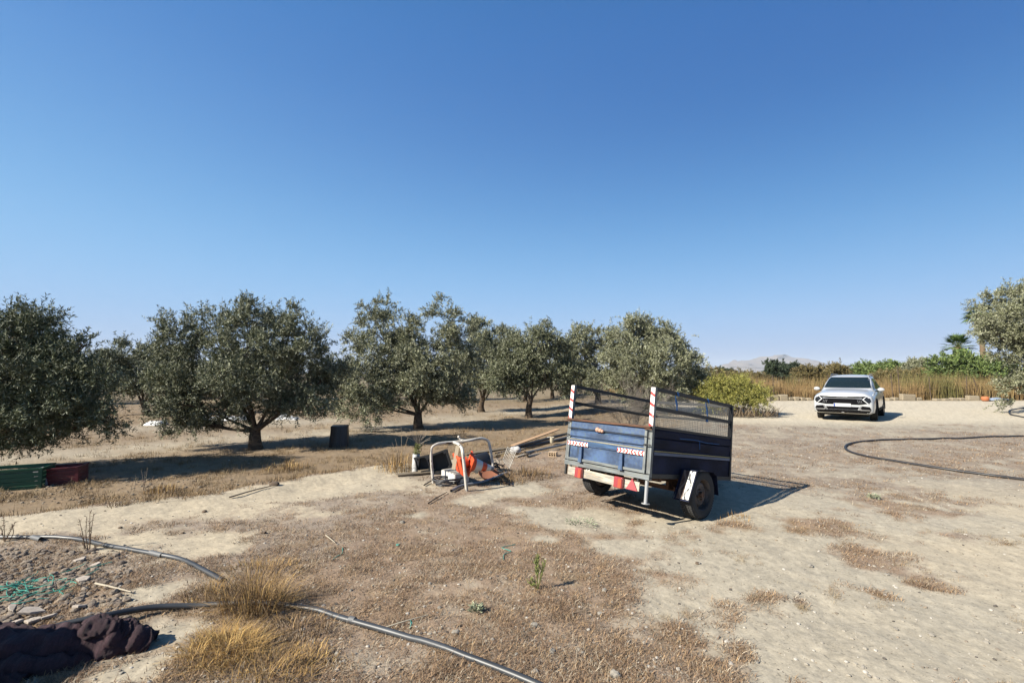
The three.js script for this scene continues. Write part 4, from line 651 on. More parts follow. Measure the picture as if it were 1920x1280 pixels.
    const guard = mesh('mudguard', plates, sideBlue, t);
    { const a = arc[3], b = arc[4], l = a.distanceTo(b), tp = box(0.15, 0.003, l * 0.92); tp.applyMatrix4(new THREE.Matrix4().lookAt(a, b, V(0, 1, 0)).setPosition(gx + 0.105, (a.y + b.y) / 2 + 0.004, (a.z + b.z) / 2 + 0.005)); mesh('warning_tape', tp, mat(1, 1, 1, 0.55, { map: tex(64, 96, (i, j) => { const x = i < 32, o = Math.abs((i % 32) - 16 - 9 * Math.sin(j / 96 * 9.4 + (x ? 0 : 1.2))) < 5, wear = fbm(i / 7, j / 7, 3) > 0.56; return !x ? (o ? [0.42, 0.36, 0.32] : wear ? [0.36, 0.27, 0.22] : [0.26, 0.18, 0.15]) : (o ? (wear ? [0.5, 0.5, 0.5] : [0.16, 0.16, 0.17]) : [0.74, 0.74, 0.72]); }) }), guard); }
  }
  { // front wall with its rails and mesh
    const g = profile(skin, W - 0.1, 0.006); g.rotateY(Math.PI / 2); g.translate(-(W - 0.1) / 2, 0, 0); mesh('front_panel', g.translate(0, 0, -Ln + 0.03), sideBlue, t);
    mesh('front_rail', [box(W - 0.06, 0.04, 0.035, 0, H - 0.02, -Ln + 0.018), box(W - 0.06, 0.035, 0.03, 0, 0.745, -Ln + 0.018), box(W - 0.06, 0.03, 0.035, 0, S, -Ln + 0.018)], black, t);
    const net = []; for (let x = -W / 2 + 0.06; x < W / 2 - 0.05; x += 0.026) net.push(box(0.0028, H - S - 0.05, 0.0022, x, (H + S) / 2 - 0.01, 0)); for (let y = S + 0.03; y < H - 0.04; y += 0.021) net.push(box(W - 0.1, 0.0022, 0.0022, 0, y, 0.0023));
    const nm = mesh('wire_mesh', net, wire, t); nm.position.z = -Ln + 0.05; nm.userData.kind = 'stuff';
  }
  mesh('floor', box(W - 0.05, 0.02, Ln - 0.05, 0, 0.012, -Ln / 2), rust, t);
  { // tailgate
    const gate = new THREE.Group(); gate.name = 'tailgate'; t.add(gate);
    const w = W - 0.15, pr = [[0.05, 0], [0.205, 0], [0.215, 0.014], [0.285, 0.014], [0.295, 0.002], [0.31, 0.002], [0.325, 0.02], [0.385, 0.02], [0.40, 0.002], [0.415, 0.002], [0.43, 0.016], [0.50, 0.012], [0.51, 0]];
    const g = profile(pr, w, 0.006); g.rotateY(-Math.PI / 2); g.translate(w / 2, 0, 0.008); mesh('gate_skin', g, blue, gate);
    mesh('gate_frame', [box(0.03, 0.46, 0.03, w / 2 + 0.012, 0.27, 0.012), box(0.03, 0.46, 0.03, -w / 2 - 0.012, 0.27, 0.012), box(w + 0.054, 0.03, 0.03, 0, 0.037, 0.0135)], grey, gate);
    mesh('top_bar', tube([V(-W / 2 + 0.0, S - 0.006, 0.03), V(W / 2 - 0.0, S - 0.006, 0.03)], 0.014, 8, 2), rust, gate);
    mesh('pale_stripe', box(w, 0.013, 0.003, 0, 0.284, 0.025), mat(0.324, 0.306, 0.225, 0.6, { map: g2 }), gate);
    mesh('blue_stripe', box(w, 0.045, 0.003, 0, 0.25, 0.0242), stripe, gate);
    for (const [x, l, n, s] of [[-0.42, 0.34, 8, 4], [0.385, 0.37, 9, 6]]) mesh('chevron_strip', box(l, 0.05, 0.003, x, 0.232, 0.028), mat(1, 1, 1, 0.5, { map: redWhite(n, s, true) }), gate);
    for (const x of [-0.35, 0.27]) mesh('hinge_strut', extrude([[-0.028, 0], [0.028, 0], [0.016, 0.185], [-0.016, 0.185]], 0.03, 0.002).translate(x, 0.01, 0.012), blue, gate);
    mesh('latch_rod', [tube([V(-w / 2 - 0.04, 0.42, 0.034), V(w / 2 + 0.05, 0.42, 0.034)], 0.005, 6, 2)], dark, gate);
    const lump = mesh('latch_cover', [put(new THREE.SphereGeometry(0.03, 14, 10), -0.1, 0.432, 0.045), put(new THREE.SphereGeometry(0.026, 14, 10), -0.06, 0.426, 0.045), put(new THREE.SphereGeometry(0.02, 12, 8), -0.03, 0.42, 0.042)], mat(0.387, 0.225, 0.156, 0.7), gate); lump.userData.label = 'salmon-pink lump on the latch rod';
    for (const x of [-w / 2 - 0.05, w / 2 + 0.05]) for (const y of [0.50, 0.33]) mesh('hook', [tube([V(x - 0.05, y, 0.04), V(x, y + 0.006, 0.045), V(x + 0.045, y, 0.035)], 0.007, 6, 6)], y > 0.4 ? rust : dark, gate);
  }
  mesh('rear_beam', box(W, 0.055, 0.05, 0, -0.018, -0.02), grey, t);
  const chassis = []; for (const k of [-1, 1]) chassis.push(bar(V(k * 0.42, -0.05, -0.05), V(k * 0.42, -0.05, -Ln + 0.1), 0.045, 0.06)); for (const z of [-0.3, -0.85, -1.4]) chassis.push(box(W - 0.1, 0.04, 0.04, 0, -0.05, z)); mesh('chassis', chassis, rust, t);
  mesh('axle', [box(W + 0.08, 0.05, 0.05, 0, -0.172, -0.835), box(0.04, 0.12, 0.25, 0.42, -0.12, -0.835), box(0.04, 0.12, 0.25, -0.42, -0.12, -0.835)], rust, t);
  mesh('drawbar', [bar(V(0.42, -0.06, -Ln + 0.15), V(0.02, -0.08, -Ln - 0.85), 0.06, 0.06), bar(V(-0.42, -0.06, -Ln + 0.15), V(-0.02, -0.08, -Ln - 0.85), 0.06, 0.06), cyl(0.03, 0.035, 0.2, 12, 0, -0.07, -Ln - 0.92, Math.PI / 2)], dark, t);
  { // light board, dropped a little at its right end
    const b = new THREE.Group(); b.name = 'light_board'; b.position.set(-0.02, -0.125, 0.0); b.rotation.z = -0.02; t.add(b);
    mesh('board', rbox(1.08, 0.10, 0.014, 0.004, 0, 0, 0), mat(0.387, 0.356, 0.3, 0.6, { map: g3 }), b);
    for (const [x, w2] of [[-0.33, 0.11], [0.28, 0.12]]) { const l = mesh('tail_light', rbox(w2, 0.125, 0.05, 0.012, x, 0.0, 0.03), new THREE.MeshPhysicalMaterial({ color: new THREE.Color().setRGB(0.25, 0.035, 0.035), roughness: 0.25, clearcoat: 0.6 }), b); mesh('amber_lens', box(w2 * 0.36, 0.10, 0.004, x + w2 * 0.24, -0.005, 0.0562), mat(0.32, 0.06, 0.03, 0.3), l); }
    mesh('triangle_reflector', extrude([[-0.075, -0.06], [0.075, -0.06], [0, 0.065]], 0.012, 0.002).translate(0.45, 0.01, 0.008), mat(0.3, 0.055, 0.06, 0.45), b);
    mesh('bracket', [box(0.02, 0.12, 0.02, -0.52, 0.05, -0.02), box(0.02, 0.12, 0.02, 0.5, 0.07, -0.02), box(0.025, 0.16, 0.025, -0.60, 0.02, -0.02)], dark, b);
  }
  mesh('prop_stand', [cyl(0.02, 0.02, 0.26, 10, 0.59, -0.165, -0.03), cyl(0.045, 0.045, 0.01, 12, 0.59, -0.30, -0.03)], mat(0.312, 0.312, 0.312, 0.5, { metalness: 0.4 }), t);
  const cord = mat(0.031, 0.106, 0.262, 0.8);
  for (const z of [-0.5, -1.22]) { const x = W / 2 - 0.02, p = []; rnd = rngOf(140 + Math.round(z * 10)); for (let i = 0; i < 3; i++) p.push(tube([V(x + 0.022, H - 0.05, z + i * 0.012), V(x + 0.01, H + 0.004, z + 0.01 + i * 0.01), V(x - 0.024, H - 0.04, z), V(x - 0.005, H - 0.16, z - 0.01 * i), V(x + 0.004 * i, H - 0.24 - (z < -1 ? 0.05 : 0), z + 0.03 * i - 0.03)], 0.006, 5, 14)); mesh('blue_cord', p, cord, t); }
  mesh('blue_cord', [tube([V(W / 2 + 0.016, 0.44, -0.55), V(W / 2 + 0.02, 0.445, -0.9), V(W / 2 + 0.018, 0.43, -1.15), V(W / 2 + 0.016, 0.43, -1.5)], 0.004, 5, 20), tube([V(W / 2 + 0.018, 0.44, -1.0), V(W / 2 + 0.018, 0.34, -1.01)], 0.004, 5, 3)], cord, t);
}

// ---------------------------------------------------------------- pipes
const pipeTex = tex(256, 32, (i, j) => { const v = 0.7 + 0.5 * (fbm(i / 12, j / 9, 4) - 0.3); return [v, v, v]; });
const pipeMat = mat(0.05, 0.053, 0.058, 0.45, { map: pipeTex }), pipeDark = mat(0.017, 0.016, 0.017, 0.5);
function pipe(label, pts, r, m, name = 'irrigation_pipe', fittings = []) {
  const p3 = pts.map(([x, y, l = 0]) => G(x, y, r * 0.8 + l)), c = new THREE.CatmullRomCurve3(p3, false, 'centripetal'), q = c.getPoints(80), o = p3[0].clone().setY(0);
  q.forEach(v => { const h = height(v.x, v.z) + r * 0.75; if (v.y < h) v.y = h; });
  const t = thing(name, label, 'pipe', o, 'black irrigation pipes'); mesh('pipe_run', tube(q.map(v => v.sub(o)), r, 10, 160), m, t);
  for (const [x, y, l] of fittings) { const a = G(x, y, r), b = G(x + l, y + l * 0.25, r); mesh('joint_sleeve', tube([a.sub(o), b.sub(o)], r * 1.14, 10, 1), mat(0.09, 0.092, 0.095, 0.6), t); }
}
pipe('grey-black irrigation pipe curving in from the edge to the dry grass', [[-60, 1005], [0, 1010], [130, 1012], [200, 1026], [280, 1040], [335, 1051], [380, 1072], [416, 1092]], 0.021, pipeMat, 'irrigation_pipe', [[60, 1011, 16], [281, 1040, 22]]);
pipe('long black irrigation pipe crossing the foreground from the netting to the bottom edge', [[-40, 1255, 0.05], [90, 1205, 0.07], [180, 1180, 0.06], [280, 1152, 0.03], [370, 1140], [470, 1135], [570, 1144], [650, 1166], [760, 1198], [880, 1238], [1000, 1286], [1080, 1325]], 0.021, pipeMat, 'irrigation_pipe', [[655, 1167, 10]]);
pipe('black irrigation hose bent in a wide loop on the open yard', [[2000, 818], [1920, 819], [1800, 823], [1700, 825], [1640, 827], [1603, 831], [1586, 838], [1592, 847], [1625, 857], [1690, 868], [1780, 882], [1860, 893], [1930, 902], [2010, 912]], 0.024, pipeDark);
pipe('end of a black hose coming out under the olive tree at the edge', [[1990, 764], [1930, 765], [1903, 768], [1893, 773], [1900, 779], [1930, 785], [1990, 795]], 0.03, pipeDark);
{ // sticks, string, shards
  const stick = (label, a, b, r, m, lift = 0.01, name = 'stick') => { const p = G(...a, r + lift), q = G(...b, r + lift), o = p.clone(); const s = mesh(name, tube([V(0, 0, 0), p.clone().lerp(q, 0.5).sub(o).add(V(0, 0.008, 0.01)), q.clone().sub(o)], t => r * lerp(1, 0.6, t), 6, 8), m); s.position.copy(o); tag(s, label, name); };
  const pale = mat(0.317, 0.274, 0.207, 0.9);
  stick('thin pale cane lying behind the long black pipe', [718, 1182], [802, 1157], 0.006, pale);
  stick('bent pale stick lying left of the golden grass', [178, 1098], [245, 1114], 0.009, pale);
  stick('thin dry twig on the brown earth right of the seedling', [1068, 1154], [1108, 1147], 0.004, mat(0.152, 0.109, 0.073));
  stick('short straw-coloured stick in the brown foreground', [610, 1006], [628, 1020], 0.006, pale);
  stick('dark branch lying on the pale bank', [430, 935], [510, 913], 0.012, mat(0.183, 0.14, 0.098));
  stick('black rod sticking out before the white frame', [795, 912], [820, 898], 0.012, mat(0.03, 0.027, 0.024));
  stick('dark stick lying on the sand below the white frame', [803, 946], [838, 925], 0.01, mat(0.061, 0.045, 0.03));
  const teal = mat(0.03, 0.2, 0.165, 0.7);
  const string = (label, pts) => { const p = pts.map(a => G(...a, 0.008)), o = p[0].clone(), s = mesh('string', tube(p.map(v => v.sub(o)), 0.004, 5, 20), teal); s.position.copy(o); tag(s, label, 'string', 'scraps of green string'); };
  string('scrap of green string zigzagging behind the seedling', [[944, 1052], [946, 1040], [958, 1035], [941, 1028], [955, 1024], [966, 1022]]);
  string('scrap of green string left in the brown weeds', [[622, 1052], [632, 1044], [640, 1040], [642, 1028]]);
  string('short scrap of green string near the long pipe', [[768, 1180], [771, 1170], [769, 1164]]);
  { rnd = rngOf(150); const b = G(746, 1023), g = [], s = new THREE.SphereGeometry(0.022, 10, 8), p = s.attributes.position; for (let i = 0; i < p.count; i++) p.setY(i, p.getY(i) * 0.5 * (0.6 + noise(p.getX(i) * 80, p.getZ(i) * 80))); s.computeVertexNormals(); const m = mesh('crumpled_wrapper', s, teal); m.position.copy(b).y += 0.008; tag(m, 'small crumpled teal wrapper on the brown earth', 'wrapper'); }
  const plaster = mat(0.365, 0.317, 0.274, 0.9, { map: grainTex }); rnd = rngOf(151);
  [[55, 1150, 44, 14, 'largest pinkish plaster shard in the rubble at the edge'], [88, 1162, 20, 9, 'upright triangular plaster shard in the rubble'], [30, 1172, 30, 8, 'flat pale plaster shard nearest to the purple netting'], [62, 1168, 18, 8, 'small plaster shard between the two big ones'], [150, 1053, 22, 6, 'flat pinkish shard just below the grey pipe'], [155, 1090, 24, 7, 'pale flat stone slab left of the bent stick'], [180, 1062, 12, 6, 'small pale shard right of the flat pinkish one'], [150, 1142, 18, 8, 'dusty pale lump below the bent stick'], [20, 1145, 14, 8, 'little plaster shard by the green net']].forEach(([px, py, w, h, label]) => {
    const b = G(px, py), k = -b.z / FOCAL, n = 5, pts = [...Array(n)].map((_, i) => { const a = i / n * 6.28 + rr(-0.35, 0.35), r = rr(0.6, 1.1); return [Math.cos(a) * w * k * 0.5 * r, Math.sin(a) * h * k * 1.6 * r]; });
    const m = mesh('plaster_shard', extrude(pts, 0.012, 0.003).rotateX(-Math.PI / 2 + rr(0.05, 0.3)), plaster); m.position.copy(b).y += 0.015; m.rotation.set(rr(-0.15, 0.15), rr(0, 6), rr(-0.15, 0.15)); tag(m, label, 'shard', 'plaster shards at the edge');
  });
  // clods on the bank and the bare earth
  const clodMat = mat(0.091, 0.064, 0.043, 1); [[514, 910, 10, 'brown clod of roots on the crest of the pale bank'], [383, 960, 5, 'dark clod on the sandy bank, left of the others'], [494, 1000, 6, 'dark clod beside the sand in the left foreground'], [342, 1000, 4, 'dark clod on the sand nearest to the grey pipe'], [225, 990, 4, 'small dark clod on the sand above the grey pipe'], [1308, 1057, 5, 'brown clod on the pale sand right of the seedling']].forEach(([px, py, s, label], i) => { const b = G(px, py), r = s * -b.z / FOCAL * 0.8, m = mesh('earth_clod', rock(i + 9, 1, 0.6), clodMat); m.scale.setScalar(r); m.position.copy(b).y += r * 0.3; tag(m, label, 'clod', 'dark clods of earth'); });
}
// netting
function heap(name, label, category, px0, py0, nx, nz, wx, wz, hFn, m) {
  const b = G(px0, py0), g = new THREE.PlaneGeometry(wx, wz, nx, nz).rotateX(-Math.PI / 2), p = g.attributes.position;
  for (let i = 0; i < p.count; i++) { const x = p.getX(i), z = p.getZ(i); p.setY(i, height(b.x + x, b.z + z) - b.y + hFn(x, z)); }
  g.computeVertexNormals(); const o = mesh(name, g, m); o.position.copy(b); return tag(o, label, category);
}
{
  const weave = tex(256, 256, (i, j) => { const v = 0.55 + 0.45 * (((i >> 1) % 2) ^ ((j >> 1) % 2)) * fbm(i / 20, j / 20, 3) + 0.25 * (fbm(i / 6, j / 40, 2) - 0.5); return [v, v * 0.96, v]; });
  weave.repeat.set(6, 4);
  const netM = mat(0.105, 0.045, 0.055, 0.9, { map: weave, bumpMap: weave, bumpScale: 0.008, side: THREE.DoubleSide });
  { // bundled in loose rolls
    rnd = rngOf(159); const b = G(80, 1238), rolls = [];
    const roll = (pts, r, s) => { const g = tube(pts.map(([x, y, z]) => V(x, y, z)), r, 26, 90), p = g.attributes.position, n = g.attributes.normal; for (let i = 0; i < p.count; i++) { const x = p.getX(i), y = p.getY(i), z = p.getZ(i), k = (fbm(x * 9 + s, z * 14 + y * 11, 3) - 0.45) * 0.07 + (1 - Math.abs(2 * fbm(x * 7 + s * 2, (y + z) * 34, 2) - 1) - 0.6) * 0.045 + (fbm(x * 34 + s, z * 40 + y * 37, 2) - 0.5) * 0.022; p.setXYZ(i, x + n.getX(i) * k, Math.max(y + n.getY(i) * k, -0.02), z + n.getZ(i) * k); } g.computeVertexNormals(); rolls.push(g); };
    roll([[-0.75, 0.03, 0.06], [-0.4, 0.05, 0.0], [-0.1, 0.05, 0.02], [0.2, 0.05, -0.06], [0.42, 0.04, -0.13], [0.52, 0.0, -0.16]], t => 0.085 * (0.6 + 0.7 * Math.sin(Math.PI * (0.15 + t * 0.78))), 3);
    roll([[-0.8, 0.06, -0.1], [-0.55, 0.1, -0.14], [-0.35, 0.07, -0.13], [-0.15, 0.02, -0.16]], t => 0.075 * (1.1 - 0.6 * t), 8);
    roll([[-0.7, 0.02, 0.2], [-0.3, 0.04, 0.16], [0.05, 0.03, 0.12], [0.3, 0.0, 0.02]], t => 0.07 * (1 - 0.55 * t), 14);
    roll([[0.1, 0.09, -0.04], [0.22, 0.13, -0.07], [0.36, 0.09, -0.12], [0.44, 0.03, -0.15]], t => 0.06 * (0.7 + 0.5 * Math.sin(3 * t)), 21);
    roll([[-0.5, 0.02, 0.34], [-0.2, 0.03, 0.28], [0.1, 0.0, 0.22]], t => 0.06 * (1 - 0.4 * t), 33);
    const m = mesh('shade_netting', rolls, netM); m.position.copy(b); tag(m, 'heap of dark purple shade netting in the bottom corner', 'netting');
  }
  rnd = rngOf(160); const b = G(52, 1112), fib = [];
  for (let i = 0; i < 46; i++) { const a = V(gauss() * 0.26, rr(0.01, 0.05), gauss() * 0.22), pts = [a]; let v = V(gauss(), 0, gauss()); for (let k = 0; k < 4; k++) { v.add(V(gauss(), gauss() * 0.25, gauss())); const q = pts[k].clone().addScaledVector(unit(v.clone()), rr(0.03, 0.07)); q.y = clamp(q.y, 0.008, 0.07); pts.push(q); } fib.push(tube(pts, 0.003, 3, 8)); }
  const n = mesh('green_netting', fib, mat(0.03, 0.219, 0.17, 0.8)); n.position.copy(b); tag(n, 'torn scrap of teal green netting on the dark rubble', 'netting', null); n.userData.kind = 'stuff';
}
{ // dark broken ground with clods along the left edge
  rnd = rngOf(161); const list = []; const g = new THREE.IcosahedronGeometry(1, 1); const p = g.attributes.position; for (let i = 0; i < p.count; i++) { const k = 0.7 + 0.6 * noise(p.getX(i) * 2 + 7, p.getY(i) * 2 + p.getZ(i) * 1.4); p.setXYZ(i, p.getX(i) * k, p.getY(i) * k * 0.6, p.getZ(i) * k); } g.computeVertexNormals();
  for (let i = 0; i < 900; i++) { const q = G(lerp(-30, 240, Math.pow(rnd(), 1.3)), lerp(1030, 1170, rnd())), s = Math.pow(rnd(), 2.5) * 0.028 + 0.006; q.y += s * 0.2; list.push([q, rr(0, 6.28), s, mix3([0.081, 0.061, 0.049], [0.185, 0.15, 0.116], rnd()), rr(-0.4, 0.4)]); }
  for (let i = 0; i < 700; i++) { const q = G(lerp(0, 640, rnd()), lerp(895, 945, rnd())); const s = Math.pow(rnd(), 2.5) * 0.03 + 0.006; if (beyond(q.x, -q.z) < 0.15) continue; q.y += s * 0.2; list.push([q, rr(0, 6.28), s, mix3([0.127, 0.098, 0.069], [0.208, 0.167, 0.122], rnd()), rr(-0.4, 0.4)]); }
  instanced('soil_clods', g, mat(1, 1, 1, 1), list, 'broken crumbly soil at the left edge and under the bank', 'soil');
}
// white plastic film lying in the orchard
[[292, 797, 0.9, 0.5, 'crumpled white plastic sheet left of the broad olive tree'], [425, 787, 2.1, 0.7, 'long white plastic sheet behind the broad olive tree trunk'], [535, 786, 1.3, 0.5, 'white plastic sheet right of the broad olive tree trunk']].forEach(([px, py, w, dd, label], i) => {
  const m = heap('plastic_sheet', label, 'plastic sheet', px, py, 70, 40, w, dd, (x, z) => { const e = (1 - smooth(0.3, 0.5, Math.abs(x / w))) * (1 - smooth(0.28, 0.5, Math.abs(z / dd))); return e * (0.03 + 0.32 * Math.pow(fbm(x * 4 + i * 7, z * 5, 4), 1.6)) - (1 - e) * 0.04; }, mat(0.402, 0.408, 0.413, 0.45, { side: THREE.DoubleSide })); m.userData.group = 'white plastic sheets in the orchard';
});
// ---------------------------------------------------------------- crates and bin under the trees
function crate(name, label, pos, w, h, d, m, turn, tiltX = 0, tiltZ = 0, rows = 5) {
  const t = thing(name, label, 'crate', pos); t.rotation.set(tiltX, turn, tiltZ);
  mesh('bottom', box(w - 0.02, 0.012, d - 0.02, 0, 0.012, 0), m, t);
  for (const [sx, sz] of [[1, 1], [1, -1], [-1, 1], [-1, -1]]) mesh('corner_post', box(0.05, h, 0.05, sx * (w / 2 - 0.025), h / 2, sz * (d / 2 - 0.025)), m, t);
  for (let i = 0; i < rows; i++) { const y = 0.03 + (h - 0.06) * i / (rows - 1), sl = i === rows - 1 ? 0.05 : (h / rows) * 0.93; for (const s of [-1, 1]) { mesh('slat', box(w - 0.102, sl, 0.014, 0, y, s * (d / 2 - 0.012)), m, t); mesh('slat', box(0.014, sl, d - 0.102, s * (w / 2 - 0.012), y, 0), m, t); } }
  for (const s of [-1, 1]) mesh('rim', box(w + 0.02, 0.02, 0.03, 0, h - 0.008, s * (d / 2)), m, t);
  return t;
}
crate('green_crate', 'green plastic field crate cut by the edge, under the olive tree', G(22, 914, -0.01), 0.95, 0.36, 0.55, mat(0.007, 0.061, 0.03, 0.5), 0.45);
crate('red_crate', 'dark red plastic field crate beside the green one', G(120, 904, -0.01), 0.55, 0.31, 0.42, mat(0.085, 0.007, 0.011, 0.5), 0.38, 0, 0.03);
{ const b = G(78, 912), m = mesh('grey_board', rbox(0.16, 0.34, 0.03, 0.006, 0, 0.17, 0), mat(0.183, 0.176, 0.176, 0.8)); m.position.copy(b); m.rotation.set(-0.2, 0.3, 0.35); tag(m, 'grey board leaning between the green and the red crate', 'board'); }
{ const b = G(636, 836), t = thing('black_bin', 'black plastic bin standing upside down in the shade of the trees', 'bin', b), m = mat(0.009, 0.009, 0.012, 0.45);
  const g = new THREE.CylinderGeometry(0.205 * 1.4, 0.24 * 1.4, 0.54, 4, 1).rotateY(Math.PI / 4 + 0.2); mesh('body', [g.translate(0, 0.27, 0)], m, t); mesh('rim', put(new THREE.CylinderGeometry(0.21 * 1.4, 0.215 * 1.4, 0.05, 4, 1).rotateY(Math.PI / 4 + 0.2), 0, 0.535, 0), m, t); for (let i = -1; i <= 1; i++) mesh('rib', box(0.02, 0.46, 0.02, i * 0.11, 0.26, 0.225, -0.065, 0.2), m, t); }
// ---------------------------------------------------------------- scrap heap
{
  const steel = mat(0.46, 0.44, 0.41, 0.5, { map: tex(128, 64, (i, j) => { const n = fbm(i / 10, j / 10, 4); return n > 0.64 ? [0.358, 0.26, 0.196] : [0.96, 0.95, 0.93]; }) }), grey = mat(0.2, 0.21, 0.219, 0.45, { metalness: 0.4 });
  const L = G(812, 906), R = G(927, 894), F = G(875, 921), o = L.clone().add(R).add(F).multiplyScalar(1 / 3), f = thing('tubular_frame', 'white tubular steel frame standing over the traffic cones', 'frame', o);
  const P = (px, py, d) => at(px, py, d).sub(o), dl = -L.z, dr = -R.z, df = -F.z, mid = (dl + dr) / 2, r = 0.023;
  mesh('rear_hoop', tube([L.clone().sub(o), P(808, 850, dl), P(810, 838, dl), P(819, 832, dl + 0.03), P(850, 829, mid - 0.05), P(880, 825.5, mid + 0.02), P(905, 822, dr - 0.05), P(915, 827, dr), P(919, 840, dr), R.clone().sub(o)], r, 10, 60), steel, f);
  mesh('front_leg', tube([P(851, 829, mid - 0.05), P(861, 834, lerp(mid, df, 0.55)), P(867, 845, df + 0.03), P(870, 870, df), F.clone().sub(o)], r, 10, 40), steel, f);
  mesh('clamp', [tube([P(859, 818, mid), P(864, 824, mid), P(872, 828, mid)], 0.016, 8, 8), put(new THREE.TorusGeometry(0.03, 0.01, 8, 16), ...P(868, 827, mid).toArray(), 0.4, 0.5, 0), put(new THREE.SphereGeometry(0.022, 10, 8), ...P(860, 819, mid).toArray())], steel, f);
  const a = G(846, 924, 0.03), b = G(866, 914, 0.03), c = G(905, 907, 0.03), e = G(950, 894, 0.07); mesh('base_runner', tube([a, b, c, e].map(v => v.sub(o)), 0.022, 8, 30), grey, f);
  mesh('cross_rod', tube([G(925, 900, 0.05).sub(o), G(962, 912, 0.012).sub(o)], 0.014, 6, 2), mat(0.037, 0.027, 0.024, 0.8), f);

  // low white drawer with slats on top
  const B = G(868, 908), t = thing('white_drawer', 'white drawer-like box lying under the tubular frame', 'box', B.clone().setY(B.y + 0.02)); t.rotation.y = 0.62; const wm = mat(0.426, 0.42, 0.402, 0.6);
  mesh('front', rbox(0.25, 0.15, 0.015, 0.004, -0.02, 0.08, 0.0), wm, t); mesh('handle_slot', box(0.06, 0.015, 0.004, -0.02, 0.085, 0.0095), mat(0.012, 0.012, 0.012), t);
  mesh('side', [box(0.015, 0.13, 0.42, 0.1, 0.08, -0.22), box(0.015, 0.13, 0.42, -0.14, 0.08, -0.22), box(0.25, 0.13, 0.015, -0.02, 0.08, -0.44), box(0.225, 0.01, 0.42, -0.02, 0.02, -0.22)], wm, t);
  for (let i = 0; i < 4; i++) mesh('slat', box(0.24, 0.012, 0.06, -0.02, 0.151, -0.08 - i * 0.105, 0, 0.05 * (i % 2)), mat(0.304, 0.28, 0.243, 0.9), t);

  // traffic cones lying nested on the drawer
  const orange = mat(0.487, 0.061, 0.016, 0.5), band = mat(0.474, 0.469, 0.456, 0.5), tip = mat(0.134, 0.128, 0.14, 0.6);
  const cone = (label, from, to, d, s) => {
    const A = at(from[0], from[1], d), Z = at(to[0], to[1], d + 0.12), t2 = thing('traffic_cone', label, 'traffic cone', A, 'traffic cones in the scrap heap'); t2.quaternion.setFromUnitVectors(V(0, 1, 0), Z.clone().sub(A).normalize());
    const H2 = Z.distanceTo(A), rad = y => lerp(0.115, 0.03, y / H2) * s, seg = (y0, y1, m, nm) => mesh(nm, new THREE.LatheGeometry([[rad(y0), y0], [rad(y1), y1]].map(p => new THREE.Vector2(...p)), 28), Object.assign(m, { side: THREE.DoubleSide }), t2);
    mesh('base', rbox(0.30 * s, 0.028, 0.30 * s, 0.012, 0, 0.014, 0, 0, 0.6, 0), orange, t2); mesh('collar', cyl(0.125 * s, 0.14 * s, 0.03, 24, 0, 0.04, 0), orange, t2);
    seg(0.03, H2 * 0.22, orange, 'cone_wall'); seg(H2 * 0.22, H2 * 0.50, band, 'white_band'); seg(H2 * 0.50, H2 * 0.70, orange, 'cone_wall'); seg(H2 * 0.70, H2 * 0.88, band, 'white_band'); seg(H2 * 0.88, H2, tip, 'tip'); return t2;
  };
  cone('orange and white striped traffic cone lying on its side on the drawer', [880, 868], [925, 879], 7.35, 1.0);
  { const A = at(860, 871, 7.3), t3 = thing('traffic_cone', 'plain orange cone base standing on edge behind the frame leg', 'traffic cone', A, 'traffic cones in the scrap heap'); t3.rotation.set(0.15, 0.5, -1.35); mesh('base', rbox(0.30, 0.03, 0.30, 0.03, 0, 0, 0), orange, t3); mesh('collar', cyl(0.10, 0.13, 0.06, 24, 0, 0.04, 0), orange, t3); mesh('cone_wall', cyl(0.085, 0.10, 0.07, 24, 0, 0.10, 0), orange, t3); }
  { const b2 = at(850, 880, 7.28), q = at(858, 836, 7.28), m = mesh('cream_board', bar(V(0, 0, 0), q.clone().sub(b2), 0.055, 0.022), mat(0.402, 0.341, 0.243, 0.8)); m.position.copy(b2); tag(m, 'narrow cream board leaning upright inside the tubular frame', 'board'); }
  // coil of black cable
  rnd = rngOf(170); const cc = G(838, 909), coil = []; for (let k = 0; k < 7; k++) { const pts = []; for (let i = 0; i < 20; i++) { const an = i / 20 * 6.2832; pts.push(V(Math.cos(an) * (0.17 + 0.015 * gauss() + k * 0.008), 0.02 + k * 0.013 + 0.012 * Math.sin(an * 2 + k), Math.sin(an) * (0.13 + 0.012 * gauss()))); } coil.push(tube(pts, 0.009, 6, 60, true)); }
  const cm = mesh('cable_coil', coil, mat(0.016, 0.016, 0.02, 0.45)); cm.position.copy(cc); tag(cm, 'loose coil of black cable on the ground inside the frame', 'cable coil');
  // black crates behind
  crate('black_crate', 'black plastic crate tipped on its side behind the frame', G(826, 884, 0.18), 0.36, 0.24, 0.32, mat(0.007, 0.007, 0.008, 0.5), 0.35, 1.5, 0, 4);
  crate('black_crate', 'open black crate right beside the sapling tube', G(797, 883, 0.14), 0.26, 0.22, 0.26, mat(0.012, 0.012, 0.012, 0.5), 0.2, 1.5, 0, 4);
  // planks on the sand
  const wood = mat(0.243, 0.213, 0.17, 0.95, { map: barkTex }), flat = (name, label, a1, b1, w, h, m, lift = 0) => { const p = G(...a1, h / 2 + 0.012 + lift), q = G(...b1, h / 2 + 0.012 + lift), ms = mesh(name, bar(V(0, 0, 0), q.clone().sub(p), w, h), m); ms.position.copy(p); return tag(ms, label, name.replace('_', ' ')); };
  flat('plank', 'weathered grey plank lying flat left of the tubular frame', [744, 893], [836, 885], 0.16, 0.025, wood);
  flat('plank', 'second grey plank overlapping the first near the black crate', [785, 889], [845, 879], 0.12, 0.025, wood, 0.027);
